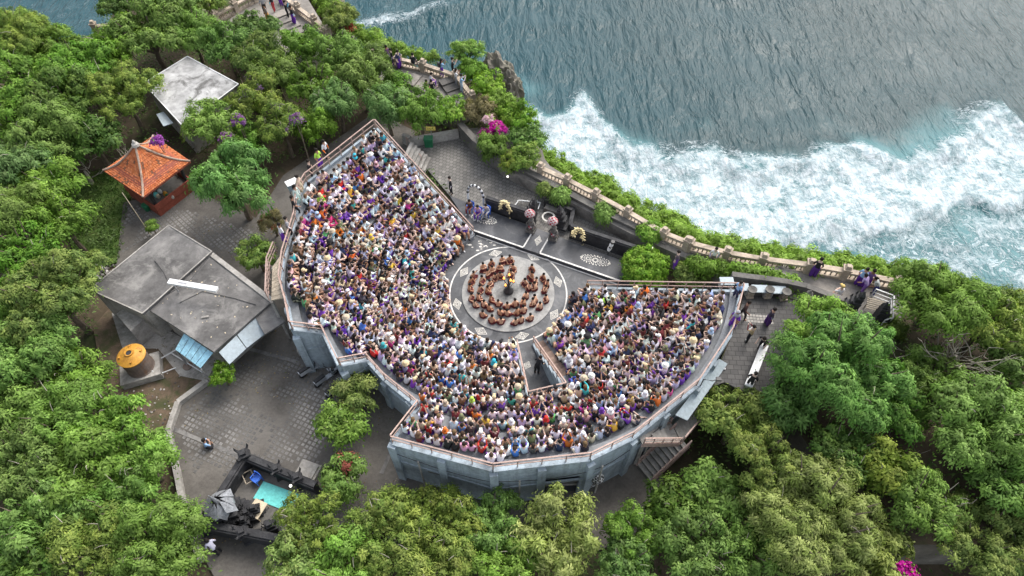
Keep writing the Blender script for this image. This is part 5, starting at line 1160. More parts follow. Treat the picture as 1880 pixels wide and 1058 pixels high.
def round_bush(px, py, gz, r, kind, label, seed):
    c = P(px, py, gz+r*.6); rs = np.random.RandomState(seed); L = [((c.x, c.y, gz+r*.2), r*.85)]
    for k in range(9): a = k*.7; L.append(((c.x+math.cos(a)*r*.55, c.y+math.sin(a)*r*.55, gz+r*.2+rs.uniform(0, .35)*r), r*.5))
    t = thing('bush', label, 'bush', (0, 0, 0), 0, 'bushes'); lob = [(np.array(p)+np.array([0, 0, q*.4]), q, .9) for p, q in L]
    p, n, cc, ln, wd, gg = tufts_on_lobes(lob, r, kind, rs, 2.2); link('crown', leaf_mesh('crown', p, n, ln, wd, cc, rs, gg), t); MB().tube([(c.x, c.y, gz-.1), (c.x, c.y, gz+r*.6)], [.09, .05]).build('trunk', 'bark', t)
round_bush(1185, 492, .2, 1.55, 'shrub', 'large round clipped bush between stage deck and right wing', 4)
round_bush(1272, 503, .9, 1.1, 'olive', 'pale loose bush right of the large round clipped bush', 5)
round_bush(1195, 425, 1.0, .85, 'shrub', 'bush leaning on the balustrade behind the round clipped bush', 6)
round_bush(1112, 388, 1.0, .55, 'bright', 'small bush on the path behind the palm arch', 7)
round_bush(1030, 356, 1.0, .5, 'bright', 'small bush on the retaining wall behind the split gate', 8)
round_bush(1000, 345, 1.0, .4, 'olive', 'tiny bush on the retaining wall above the back court', 9)
round_bush(1640, 600, 3.4, .7, 'olive', 'low bush beside the white pipe barrier', 10)
clump('hedge', 'long low green hedge between the right wing and the cliff walk', along([(1262, 484, 2.0), (1330, 500, 2.9), (1400, 510, 3.6), (1468, 526, 3.6)], .32, .42, 0, .1), .4, 'bright', seed=12)
# growth along the cliff edge: one mass nobody could count
edge = along([(560, -20), (640, 55), (700, 92), (790, 112)], .5, .75, .1, .5, 3)+along([(1000, 285), (1008, 308), (1075, 338, .6), (1150, 376, .8), (1222, 416, 1.0), (1300, 450, 1.8), (1400, 473, 2.9), (1480, 487, 3.3), (1560, 497, 3.3), (1640, 507, 3.3), (1720, 530, 3.3), (1800, 553, 3.3), (1900, 580, 3.3)], .34, .62, -.25, .28, 4)
edge += along([(1010, 292), (1075, 328), (1150, 362, .3), (1230, 404, .6), (1320, 446, 1.2), (1420, 468, 2.2), (1520, 484, 2.8), (1640, 500, 2.8)], .5, .8, -.6, .35, 5)
clump('cliff_growth', 'tangled green growth hanging along the cliff edge above the sea', edge, .6, 'bright', 1.9, None, .4, 'stuff', 13)
e2 = along([(1640, 512, 3.3), (1700, 522, 3.3), (1780, 545, 3.3), (1880, 575, 3.3)], .5, .7, .2, .5, 8)
clump('cliff_growth', 'olive tangled growth on the cliff edge at the right', e2, .6, 'olive', 1.9, None, .4, 'stuff', 14)
# undergrowth on the ground of the wood
rs = np.random.RandomState(21); n = 9000; X_ = rs.uniform(-52, 46, n); Y_ = rs.uniform(-26, 34, n)
okm = inpoly_np(X_, Y_, LAND) & ~inpoly_np(X_, Y_, [(p[0], p[1]) for p in YARD]) & ~inpoly_np(X_, Y_, OUT) & ~inpoly_np(X_, Y_, [(p[0], p[1]) for p in EARTH]) & ~inpoly_np(X_, Y_, [(p[0], p[1]) for p in COURT]) & ~inpoly_np(X_, Y_, [(p[0], p[1]) for p in BACK]) & ~inpoly_np(X_, Y_, [(p[0], p[1]) for p in PLZ2]) & ~inpoly_np(X_, Y_, [(p[0], p[1]) for p in PTH2]) & (np.hypot(X_, Y_) > 9.5)
okm &= ~((Y_ > 0) & (X_ > -2.5) & (X_ < 22) & (Y_ < 14)); X_, Y_ = X_[okm], Y_[okm]
gz_ = np.where(inpoly_np(X_, Y_, [(p.x, p.y) for p in PLAZA]), 3.45, 0.0)
pos, nr, cc = [], [], []
for k in range(len(X_)):
    m = 9; g = rs.randn(m, 3)*np.array([.3, .3, .2]); pos.append(np.array([X_[k], Y_[k], gz_[k]+.1+abs(rs.randn())*.22])+np.abs(g)*np.array([0, 0, 1])+g*np.array([1, 1, 0])); q = rs.randn(m, 3)*.4+np.array([0, 0, 1]); nr.append(q/np.linalg.norm(q, axis=1, keepdims=True)); cc.append(np.array((.075, .125, .03))*rs.uniform(.5, 1.5)*rs.uniform(.8, 1.2, (m, 1)))
tag(link('undergrowth', leaf_mesh('undergrowth', np.concatenate(pos), np.concatenate(nr), .26, .4, np.concatenate(cc), rs)), 'dark low undergrowth on the ground beneath the trees', None, None, 'stuff')
rs = np.random.RandomState(22); n = 16000; X_ = rs.uniform(-40, -22, n); Y_ = rs.uniform(0, 14, n); okm = inpoly_np(X_, Y_, [(p.x, p.y) for p in LAWN]); X_, Y_ = X_[okm], Y_[okm]; n = len(X_)
q = rs.randn(n, 3)*.8+np.array([0, 0, .5]); q /= np.linalg.norm(q, axis=1, keepdims=True)
tag(link('grass', leaf_mesh('grass', np.stack([X_, Y_, rs.uniform(0, .1, n)], 1), q, .2, .3, np.array((.06, .12, .02))*rs.uniform(.6, 1.4, (n, 1)), rs)), 'rough grass on the slope left of the tiled pavilion', None, None, 'stuff')
# bare tangled branches
def bare(px, py, gz, r, label, seed, thick=.05, nb=9):
    rng = random.Random(seed); c = P(px, py, gz+r); t = thing('bare_tree', label, 'tree', (c.x, c.y, gz), 0, 'bare trees'); tk = MB().tube([(0, 0, -.2), (.1, 0, r*.5), (0, .1, r*.8)], [.16, .12, .08], 6); tk.build('trunk', 'pale_bark', t)
    for k in range(nb):
        a = 2*PI*k/nb+rng.random()*.5; p = Vector((rng.uniform(-.35, .35)*r, rng.uniform(-.35, .35)*r, r*rng.uniform(.3, .8))); m = MB(); d = Vector((math.cos(a), math.sin(a), rng.uniform(.2, 1.3))).normalized(); pts = [p.copy()]; 
        for s in range(5):
            d = (d+Vector((rng.uniform(-.5, .5), rng.uniform(-.5, .5), rng.uniform(-.3, .35)))).normalized(); p = p+d*r*.24; pts.append(p.copy())
            e = (d+Vector((rng.uniform(-1, 1), rng.uniform(-1, 1), rng.uniform(-.4, .8)))).normalized(); m.tube([p, p+e*r*.18, p+e*r*.3+Vector((0, 0, rng.uniform(-.1, .1)))], [thick*.5, thick*.35, .008], 4)
        m.tube(pts, [thick*(1-.15*i) for i in range(6)], 5); m.build('branch', 'pale_bark', t)
bare(1765, 648, 3.4, 2.3, 'leafless pale tangled tree at the right among green crowns', 3, .035, 22)
bare(1660, 840, 2.0, 1.4, 'small leafless tree in the dark gap at the right', 4, .035, 6)
bare(225, 282, 0, 1.3, 'leafless brown brush pile up-left of the tiled roof', 5, .035, 9)
bare(150, 310, 0, 1.5, 'leafless pale branches beside the grassy patch', 6, .035, 6)

# ------------------------------------------------------------------ people
def skin_template(J, E, level):
    """J: name -> (x, y, z, radius), E: (a, b, zone). One continuous body surface grown from the joints."""
    names = list(J); me = bpy.data.meshes.new('tmp'); me.from_pydata([J[n][:3] for n in names], [(names.index(a), names.index(b)) for a, b, _ in E], [])
    ob = bpy.data.objects.new('tmp', me); col.objects.link(ob); ob.modifiers.new('s', 'SKIN')
    sv = me.skin_vertices[0].data
    for i, n in enumerate(names): sv[i].radius = (J[n][3], J[n][3]*(J[n][4] if len(J[n]) > 4 else 1.0)); sv[i].use_root = (i == 0)
    if level: s = ob.modifiers.new('u', 'SUBSURF'); s.levels = level; s.render_levels = level
    dg = bpy.context.evaluated_depsgraph_get(); em = ob.evaluated_get(dg).to_mesh()
    V = np.empty(len(em.vertices)*3, np.float32); em.vertices.foreach_get('co', V); V = V.reshape(-1, 3).copy(); Fs = [tuple(p.vertices) for p in em.polygons]
    ob.evaluated_get(dg).to_mesh_clear(); bpy.data.objects.remove(ob); bpy.data.meshes.remove(me)
    A = np.array([J[a][:3] for a, b, _ in E]); B = np.array([J[b][:3] for a, b, _ in E]); zn = [z for _, _, z in E]
    zones = []
    for f in Fs:
        c = V[list(f)].mean(0); d = B-A; t = np.clip(((c-A)*d).sum(1)/((d*d).sum(1)+1e-9), 0, 1); zones.append(zn[int(np.argmin(np.linalg.norm(c-(A+d*t[:, None]), axis=1)))])
    return V, Fs, zones
def body(pose, level, rng):
    u = rng.uniform
    if pose.startswith('sit'):
        ln = u(.0, .16) if pose != 'sit_lean' else u(.16, .3); tw = u(-.05, .05)
        J = {'pel': (0, 0, .14, .15, .85), 'spi': (tw*.5, .02+ln*.35, .36, .155, .85), 'che': (tw, .02+ln*.8, .54, .17, .75), 'nek': (tw, .03+ln, .68, .055), 'hed': (tw*1.2, .06+ln, .8, .085), 'top': (tw*1.2, .055+ln, .89, .078)}
        if pose == 'sit_phone': ha = [(s*.1, .42+ln, .68) for s in (-1, 1)]; el = [(s*.22, .24+ln, .42) for s in (-1, 1)]
        elif pose == 'sit_lean': ha = [(s*.08, .5, .34) for s in (-1, 1)]; el = [(s*.2, .38, .24) for s in (-1, 1)]
        elif pose == 'sit_hug': ha = [(s*.04, .42, .2) for s in (-1, 1)]; el = [(s*.27, .16+ln, .3) for s in (-1, 1)]
        else: ha = [(s*.14, .36, .22) for s in (-1, 1)]; el = [(s*.27, .1+ln*.5, .3) for s in (-1, 1)]
        kn = [(s*u(.1, .2), u(.38, .46), u(.14, .26)) for s in (-1, 1)]; an = [(k[0]*.9, k[1]+u(-.05, .08), -.27) for k in kn]; to = [(a[0]*1.1, a[1]+.15, -.31) for a in an]
        hp = [(s*.09, .03, .12) for s in (-1, 1)]
        rad = (.1, .07, .045, .04)
    elif pose.startswith('cross'):
        ln = u(-.02, .16)
        J = {'pel': (0, 0, .14, .16, .85), 'spi': (0, .02+ln*.35, .34, .135, .8), 'che': (0, .02+ln*.8, .52, .16, .7), 'nek': (0, .03+ln, .66, .058), 'hed': (0, .06+ln, .78, .085), 'top': (0, .055+ln, .87, .078)}
        if pose == 'cross_up': ha = [(s*.3, .3, .92) for s in (-1, 1)]; el = [(s*.33, .14, .62) for s in (-1, 1)]
        elif pose == 'cross_fold': ha = [(-s*.06, .24+ln, .42) for s in (-1, 1)]; el = [(s*.27, .16+ln, .36) for s in (-1, 1)]
        else: ha = [(s*.24, .28, .2) for s in (-1, 1)]; el = [(s*.29, .06, .34) for s in (-1, 1)]
        kn = [(s*.36, .24, .13) for s in (-1, 1)]; an = [(s*.08, .36, .08) for s in (-1, 1)]; to = [(-s*.1, .36, .07) for s in (-1, 1)]; hp = [(s*.1, .03, .12) for s in (-1, 1)]
        rad = (.11, .085, .05, .04)
    else:
        wk = .16 if pose == 'walk' else .03; bend = .35 if pose == 'bend' else 0.02
        J = {'pel': (0, 0, .92, .145, .8), 'spi': (0, bend*.3, 1.12, .125, .8), 'che': (0, bend*.8, 1.32-bend*.2, .15, .68), 'nek': (0, bend+.01, 1.47-bend*.4, .055), 'hed': (0, bend+.04, 1.6-bend*.5, .088), 'top': (0, bend+.035, 1.69-bend*.5, .08)}
        ha = [(s*.24, .1+bend+(wk*s), .85) for s in (-1, 1)]; el = [(s*.27, .0+bend*.6, 1.1) for s in (-1, 1)]
        if pose == 'photo': ha = [(s*.08, .36, 1.48) for s in (-1, 1)]; el = [(s*.22, .2, 1.22) for s in (-1, 1)]
        kn = [(s*.1, .04+wk*s*.8, .5) for s in (-1, 1)]; an = [(s*.1, wk*s*1.3-.02, .08) for s in (-1, 1)]; to = [(a[0], a[1]+.15, .035) for a in an]; hp = [(s*.09, 0, .88) for s in (-1, 1)]
        rad = (.105, .08, .055, .04)
        if pose == 'skirt': rad = (.14, .14, .12, .04)
    E = [('pel', 'spi', 'shirt'), ('spi', 'che', 'shirt'), ('che', 'nek', 'skin'), ('nek', 'hed', 'skin'), ('hed', 'top', 'skin')]
    hd = J['hed']; J['nos'] = (hd[0], hd[1]+.1, hd[2]-.005, .018); E.append(('hed', 'nos', 'skin'))
    cz = J['che']
    for k, s in enumerate((-1, 1)):
        n = 'lr'[k]
        J['sh'+n] = (cz[0]+s*.17, cz[1], cz[2]+.03, .068); J['el'+n] = (*el[k], .048); J['ha'+n] = (*ha[k], .036); h = Vector(ha[k])-Vector(el[k]); h.normalize(); h = Vector(ha[k])+h*.09; J['fi'+n] = (*h, .03)
        J['hp'+n] = (*hp[k], rad[0]); J['kn'+n] = (*kn[k], rad[1]); J['an'+n] = (*an[k], rad[2]); J['to'+n] = (*to[k], rad[3])
        E += [('che', 'sh'+n, 'shirt'), ('sh'+n, 'el'+n, 'sleeve'), ('el'+n, 'ha'+n, 'arm'), ('ha'+n, 'fi'+n, 'skin'), ('pel', 'hp'+n, 'lower'), ('hp'+n, 'kn'+n, 'lower'), ('kn'+n, 'an'+n, 'calf'), ('an'+n, 'to'+n, 'shoe')]
    V, Fs, zn = skin_template(J, E, level)
    return {'V': V, 'F': Fs, 'Z': zn, 'head': Vector(J['top'][:3])+Vector((0, 0, -.045))}
def ell(c, r, n=8, m=5, keep=None):
    vs = [(c[0]+r[0]*max(.02, math.sin(PI*i/m))*math.cos(2*PI*k/n), c[1]+r[1]*max(.02, math.sin(PI*i/m))*math.sin(2*PI*k/n), c[2]-r[2]*math.cos(PI*i/m)) for i in range(m+1) for k in range(n)]
    fs = [(i*n+k, i*n+(k+1) % n, (i+1)*n+(k+1) % n, (i+1)*n+k) for i in range(m) for k in range(n)]
    if keep: fs = [f for f in fs if keep(*(np.mean([vs[q] for q in f], 0)-np.array(c)))]
    return vs, fs
def headwear(kind, h):
    x, y, z = h
    if kind == 'short': return ell((x, y-.015, z+.01), (.115, .125, .125), 8, 6, lambda a, b, c: c > .02 or b < -.02)
    if kind == 'long':
        v1, f1 = ell((x, y-.015, z+.01), (.12, .13, .13), 8, 6, lambda a, b, c: c > .01 or b < -.01); v2, f2 = ell((x, y-.09, z-.16), (.1, .05, .19), 6, 5); return v1+v2, f1+[tuple(i+len(v1) for i in f) for f in f2]
    if kind == 'bun':
        v1, f1 = ell((x, y-.015, z+.01), (.115, .125, .125), 8, 6, lambda a, b, c: c > .01 or b < -.02); v2, f2 = ell((x, y-.12, z+.06), (.055, .055, .055), 6, 4); return v1+v2, f1+[tuple(i+len(v1) for i in f) for f in f2]
    if kind == 'hat':
        m = MB().lathe(x, y, [(.22, z+.05), (.22, z+.07), (.125, z+.08), (.115, z+.17), (.07, z+.19), (.01, z+.19)], 10); return m.v, m.f
    if kind == 'cap':
        m = MB().lathe(x, y, [(.125, z+.03), (.125, z+.08), (.09, z+.14), (.01, z+.16)], 8).box(x, y+.15, z+.035, .16, .13, .02); return m.v, m.f
    if kind == 'scarf':
        v1, f1 = ell((x, y-.01, z), (.13, .14, .15), 8, 6, lambda a, b, c: c > .05 or b < .03); m = MB().lathe(x, y-.03, [(.2, z-.27), (.17, z-.2), (.1, z-.1)], 8); return v1+m.v, f1+[tuple(i+len(v1) for i in f) for f in m.f]
RG = random.Random(77)
SIT = ['sit', 'sit_phone', 'sit_lean', 'sit_hug', 'sit', 'sit_lean', 'sit_phone', 'sit']
T_hi = [body(p, 1, RG) for p in SIT]; T_lo = [body(p, 0, RG) for p in SIT]
for T_ in T_lo: T_['V'] = (T_['V']-T_['V'].mean(0))*1.0+T_['V'].mean(0)
T_st = {p: body(p, 1, RG) for p in ('stand', 'walk', 'photo', 'skirt', 'bend')}; T_cr = [body(p, 1, RG) for p in ('cross', 'cross_fold', 'cross', 'cross_up', 'cross_fold')]
SKIN = [(.55, .4, .32), (.62, .46, .38), (.43, .26, .18), (.34, .19, .125), (.62, .45, .36), (.25, .135, .085)]
SHIRT = [('white', (.76, .76, .8), 52), ('grey-white', (.5, .5, .56), 14), ('black', (.022, .022, .026), 10), ('charcoal', (.075, .075, .085), 6), ('navy', (.03, .04, .1), 6), ('pale blue', (.38, .5, .68), 9), ('blue', (.06, .17, .5), 2.5), ('purple', (.16, .05, .36), 5), ('pink', (.62, .36, .42), 5), ('beige', (.5, .41, .31), 9), ('brown', (.15, .09, .055), 2.5), ('red', (.5, .035, .03), 2.2), ('orange', (.65, .17, .03), 2.2), ('yellow', (.66, .43, .06), 1.6), ('teal', (.05, .33, .36), 2), ('green', (.1, .3, .12), 1.6), ('lime', (.4, .6, .1), .6), ('turquoise', (.05, .45, .58), 1), ('magenta', (.5, .05, .22), 1), ('maroon', (.15, .03, .035), 2.5), ('lilac', (.45, .4, .6), 8), ('olive', (.16, .17, .09), 3)]
LOWER = [('purple', (.16, .06, .36), 46), ('black', (.02, .02, .024), 22), ('navy', (.03, .04, .09), 8), ('white', (.55, .54, .53), 12), ('beige', (.38, .31, .23), 8), ('blue', (.1, .16, .3), 6), ('brown', (.12, .08, .055), 4)]
HAIR = [(.012, .01, .009), (.02, .014, .01), (.03, .018, .012), (.015, .012, .012), (.012, .01, .009), (.05, .03, .018), (.14, .09, .045)]
HATC = [('white', (.66, .65, .62)), ('straw', (.55, .44, .27)), ('black', (.02, .02, .022)), ('beige', (.45, .38, .28))]
def pick(lst, rng): return rng.choices(lst, [x[-1] for x in lst])[0]
def outfit(rng):
    o = {'skin': rng.choice(SKIN)}; s = pick(SHIRT, rng); o['sname'], o['shirt'] = s[0], tuple(min(.8, x*rng.uniform(.82, 1.15)) for x in s[1])
    l = pick(LOWER, rng); o['lname'], o['lower'] = l[0], tuple(x*rng.uniform(.8, 1.2) for x in l[1])
    r = rng.random(); o['sleeve'] = o['shirt'] if r < .75 else o['skin']; o['arm'] = o['shirt'] if r < .3 else o['skin']; o['calf'] = o['lower'] if (o['lname'] in ('purple', 'black', 'navy') and rng.random() < .6) or rng.random() < .3 else o['skin']
    o['shoe'] = rng.choice([(.03, .03, .03), (.5, .5, .5), (.2, .12, .08), o['skin']])
    h = rng.random(); hk = 'short' if h < .42 else 'long' if h < .66 else 'bun' if h < .78 else 'scarf' if h < .85 else 'hat' if h < .87 else 'cap'
    o['hk'] = hk; o['hc'] = rng.choice(HAIR)
    if hk in ('hat', 'cap'): n, c = rng.choice(HATC); o['hc'] = c; o['hn'] = n
    if hk == 'scarf': s = pick(SHIRT, rng); o['hc'] = s[1]; o['hn'] = s[0]
    return o
def mesh_cols(name, V, Fs, cols):
    me = bpy.data.meshes.new(name); me.from_pydata([tuple(map(float, v)) for v in V], [], Fs); a = me.attributes.new('col', 'FLOAT_COLOR', 'FACE')
    a.data.foreach_set('color', np.array([(*c, 1) for c in cols], np.float32).ravel()); me.polygons.foreach_set('use_smooth', [True]*len(Fs)); me.materials.append(MATS['cloth']); me.update(); return me
HW = {'short': 'hair', 'long': 'hair', 'bun': 'hair', 'hat': 'hat', 'cap': 'cap', 'scarf': 'headscarf'}
def person(T, o, loc, rz, label, group=None, scale=1.0, cat='person', name='person'):
    cols = [o[z] for z in T['Z']]; ob = tag(link(name, mesh_cols(name, T['V'], T['F'], cols), None, loc, rz), label, cat, group); ob.scale = (scale,)*3
    v, f = headwear(o['hk'], T['head']); link(HW[o['hk']], mesh_cols(HW[o['hk']], v, f, [o['hc']]*len(f)), ob)
    return ob
# seats
rng = random.Random(2024); seats = []
AMID = (AIS0+AIS1)/2
for k in range(NT):
    r_row = R0+k*TREAD+.27 if k else R0+.22
    a = TH0+.02; idx = 0
    while a < TH1-.02:
        stp = rng.uniform(.41, .47)/r_row; a += stp; r = r_row+rng.uniform(-.1, .1)
        ri, ro = rin(a), rout(a); x, y = r*math.cos(a), r*math.sin(a)
        if r < ri+.12 or r > ro-.3: continue
        i_seg = next(i for i in range(len(OUT)-1) if th_unw[i] <= a <= th_unw[i+1]+1e-9)
        if 2 <= i_seg <= 7 and r > ro-.5 and rng.random() < .3: continue
        if 19 <= i_seg <= 21 and r > ro-.5: continue
        # keep clear of the radial edges
        if AIS1-.02 < a < AIS1+.75/r and r < AIS_R: continue
        if AIS0-.22/r < a < AIS1+.22/r and r < AIS_R+.25: continue
        dmin = segdist_np(np.array(x), np.array(y), OUT)
        if dmin < .3 or rng.random() < .035: continue
        seats.append((k, a, r, Vector((x, y, seat_z(r_row)))))
a = TH0+.05                       # a last row close under the outer rail where the rounded rows leave room
while a < TH1-.05:
    ro = rout(a); r = ro-.42; a += .5/ro; i_seg = next(i for i in range(len(OUT)-1) if th_unw[i] <= a <= th_unw[i+1]+1e-9)
    if i_seg in (0, 8, 9, 10, 11, 12, 13, 14, 15, 22) or r < 9 or rng.random() < .08: continue
    if segdist_np(np.array(r*math.cos(a)), np.array(r*math.sin(a)), OUT) < .3: continue
    if min([abs(s[2]-r) for s in seats if abs(s[1]-a) < .03] or [9]) < .36: continue
    seats.append((NT-1, a, r, Vector((r*math.cos(a), r*math.sin(a), seat_z(r)))))
seats = [s+((s[3]-CAM).length,) for s in seats]
order = sorted(range(len(seats)), key=lambda i: seats[i][4]); near = set(order[:300])
cnt = {}
for i in sorted(near, key=lambda i: abs(seats[i][1]-AMID)):
    k, a, r, p, _ = seats[i]; side = 'left' if a < AMID else 'right'; cnt[(k, side)] = cnt.get((k, side), 0)+1
    o = outfit(rng); T = rng.choice(T_hi); hw = '' if HW[o['hk']] == 'hair' else ' and %s %s' % (o['hn'], HW[o['hk']])
    lab = 'spectator in %s top%s, %s row from stage, %s %s of passage' % (o['sname'], hw, nth(k+1), nth(cnt[(k, side)]), side)
    person(T, o, p, a+PI/2+rng.uniform(-.25, .25), lab, 'seated audience nearest the lower wall', rng.uniform(.92, 1.06))
V_, F_, C_, off = [], [], [], 0
for i, (k, a, r, p, _) in enumerate(seats):
    if i in near: continue
    o = outfit(rng); T = rng.choice(T_lo); s = rng.uniform(.98, 1.1); rz = a+PI/2+rng.uniform(-.3, .3); ca, sa = math.cos(rz)*s, math.sin(rz)*s
    hv, hf = headwear(o['hk'], T['head'])
    for V, Fs, cs in ((T['V'], T['F'], [o[z] for z in T['Z']]), (np.array(hv), hf, [o['hc']]*len(hf))):
        Q = np.stack([p.x+V[:, 0]*ca-V[:, 1]*sa, p.y+V[:, 0]*sa+V[:, 1]*ca, p.z+V[:, 2]*s], 1); V_.append(Q); F_ += [tuple(q+off for q in f) for f in Fs]; C_ += cs; off += len(V)
tag(link('crowd', mesh_cols('crowd', np.concatenate(V_), F_, C_)), 'dense seated audience filling the upper wings of the amphitheatre', None, None, 'stuff')
print('seats', len(seats), 'crowd verts', off)
# performers on the disc
ORD = ['inner', 'middle', 'outer']
for ring, (r, n, a0) in enumerate(((1.42, 13, 78), (2.0, 18, 80), (2.62, 21, 82))):
    for j in range(n):
        a = math.radians(a0+(360-26)*(j+.2)/n)+rng.uniform(-.09, .09); rr = r+rng.uniform(-.12, .1)
        o = outfit(rng); sk = rng.choice([(.54, .33, .22), (.56, .33, .215), (.44, .24, .145)])
        for z in ('skin', 'shirt', 'sleeve', 'arm', 'calf', 'shoe', 'lower'): o[z] = sk
        o['lower'] = (.09, .016, .018); o['calf'] = (.11, .02, .022); o['hk'] = 'short'; o['hc'] = (.012, .01, .009)
        T = rng.choice(T_cr[:3]+T_cr[4:] if rng.random() < .95 else T_cr); rz = a+PI/2+rng.uniform(-.45, .45)
        ob = person(T, o, (rr*math.cos(a), rr*math.sin(a), .086), rz, 'bare-chested seated performer, %s ring, %s anticlockwise from the gap facing the gate' % (ORD[ring], nth(j+1)), 'chanting performers on the disc', rng.uniform(.8, .88))
        m = MB().lathe(0, .08, [(.24, .02), (.26, .06), (.22, .13), (.18, .18), (.15, .2)], 12, 0, None, 1.1, .85)
        link('sarong', m.mesh('sarong', 'performer_cloth'), ob, (0, .03, 0))
# people walking and standing about: pixel at the feet, height, pose, heading, label, colours
def fix(o, shirt=None, lower=None, hk=None, hc=None, full=False):
    if shirt: o['shirt'] = shirt; o['sleeve'] = shirt
    if full: o['arm'] = o['shirt']
    if lower: o['lower'] = lower; o['calf'] = lower
    if hk: o['hk'] = hk; o['hc'] = hc or (.015, .012, .01)
    return o
PU, BK, WH, BL, GR, OR_ = (.14, .035, .36), (.02, .02, .023), (.7, .7, .72), (.28, .45, .68), (.3, .3, .32), (.6, .3, .08)
FOLK = [
 (489, 27, 1.5, 'stand', .4, 'person in grey top on the far promontory walk', GR, BK), (495, 42, 1.5, 'skirt', 2.2, 'person in orange wrap on the far promontory steps', (.25, .2, .18), OR_), (505, 22, 1.5, 'stand', 1.2, 'person in red trousers at the top edge on the promontory', BK, (.4, .05, .06)), (518, 12, 1.2, 'stand', 2.5, 'person in purple wrap at the top edge of the promontory walk', BK, PU), (530, 34, 1.2, 'photo', -1.3, 'person in black leaning on the promontory balustrade', BK, BK), (541, 44, 1.2, 'skirt', -1.0, 'person in black top and purple wrap by the promontory balustrade', BK, PU),
 (714, 116, 1.0, 'skirt', 1.0, 'person in purple wrap at the far end of the lookout', (.1, .05, .12), (.09, .04, .2)), (722, 121, 1.0, 'stand', 2.0, 'person in dark clothes beside the purple wrap at the lookout end', BK, (.1, .05, .2)), (734, 126, 1.0, 'skirt', -2.4, 'person in navy top and purple wrap leaning on the lookout balustrade', (.05, .06, .14), PU), (812, 142, 1.05, 'photo', -1.0, 'person with backpack in pale blue and purple on the lookout steps', BL, PU), (832, 140, 1.1, 'photo', -1.6, 'person in black taking a picture at the lookout corner', BK, BK), (838, 158, 1.1, 'photo', -1.4, 'person in white taking a picture at the lookout corner', WH, (.3, .3, .32)), (848, 170, 1.1, 'photo', -1.3, 'person in pale blue outfit nearest the lookout corner post', BL, (.45, .55, .68)), (795, 180, 1.05, 'stand', .2, 'person in black at the lower edge of the lookout', BK, BK),
 (1305, 484, 2.1, 'stand', 2.8, 'person in white top on the cliff path by the balustrade', WH, (.25, .2, .2)), (1238, 492, 1.3, 'skirt', 1.0, 'person in purple wrap half hidden behind the round clipped bush', (.1, .08, .1), PU), (1490, 508, 3.5, 'skirt', -.5, 'woman-length purple skirt and black top by the cliff balustrade', BK, (.09, .03, .22)), (1572, 524, 3.5, 'skirt', -.9, 'person in pale blue shirt and purple wrap at the cliff walk end', BL, (.1, .03, .26)), (1584, 528, 3.5, 'skirt', -.7, 'person in lilac wrap right of the pale blue shirt', (.2, .12, .3), PU), (1580, 540, 3.5, 'bend', .5, 'person in lilac shirt bending near the black split gate', (.4, .3, .55), (.2, .1, .35)), (1601, 542, 3.5, 'bend', 1.0, 'person in navy wrap crouching left of the white barrier', (.4, .42, .42), (.05, .05, .2)),
 (1360, 584, 3.5, 'walk', -1.9, 'person in dark brown shirt walking beside the right wing rail', (.1, .06, .05), (.06, .05, .05)), (1406, 596, 3.5, 'skirt', -1.6, 'person in dark purple wrap standing in the plaza centre', (.05, .04, .06), (.09, .035, .16)), (1371, 628, 3.5, 'photo', .6, 'person in tan shirt and black trousers with white bag in the plaza', (.4, .3, .17), BK), (1396, 640, 3.5, 'bend', 2.3, 'person in black bending over the white bench', BK, BK), (1372, 712, 3.5, 'stand', -.6, 'person in black at the lower end of the white bench', BK, BK),
 (405, 1016, 0, 'bend', .8, 'person in pale grey shirt behind the shrine tower', (.45, .45, .55), BK), (829, 356, .02, 'stand', 1.9, 'person in black standing at the end of the stage wall', BK, BK), (985, 686, .02, 'bend', -.6, 'person in black coat leaning on the passage wall', BK, BK),
 (590, 308, 4.4, 'skirt', -2.2, 'person in neon green shirt standing at the upper left rail', (.45, .75, .1), PU), (602, 292, 4.6, 'stand', -2.0, 'person in white leaning on the upper left rail', WH, BK), (575, 330, 4.4, 'stand', -1.6, 'person in black standing below the neon green shirt', BK, BK), (546, 395, 4.4, 'walk', -1.0, 'person in black standing along the left rail', BK, BK), (556, 358, 4.4, 'skirt', -1.9, 'person in beige dress standing at the left rail', (.5, .42, .3), (.48, .4, .28)), (551, 376, 4.4, 'skirt', -1.9, 'person in mint dress standing at the left rail', (.5, .6, .55), (.45, .6, .55)), (524, 444, 4.4, 'skirt', -.8, 'person in white top and purple wrap at the left rail', WH, PU), (535, 432, 4.4, 'stand', -1.2, 'person in grey shirt and black trousers at the left rail', GR, BK), (1342, 602, 4.4, 'skirt', 2.2, 'person in purple with grey scarf at the right wing rail', PU, PU), (1348, 548, 4.4, 'stand', 2.0, 'person in pale blue shirt at the right wing corner', BL, (.05, .05, .1))]
for (px, py, z, pose, hd, lab, sh_, lo_) in FOLK:
    o = fix(outfit(rng), sh_, lo_, 'scarf' if 'scarf' in lab else rng.choice(['short', 'bun', 'long']), GR if 'scarf' in lab else None)
    lab = lab.replace('woman-length purple skirt', 'person in long purple skirt')
    ob = person(T_st[pose], o, P(px, py, z), hd, lab, 'visitors standing about', rng.uniform(.96, 1.04))
    if 'backpack' in lab:
        link('backpack', MB().box(0, -.2, 1.1, .28, .16, .4, 0, 0, None, .85).mesh('backpack', 'black_paint'), ob)
    if 'bag' in lab: link('bag', MB().box(.1, .2, .9, .3, .08, .25, 0, 0, None, .9).mesh('bag', 'white_paint'), ob)
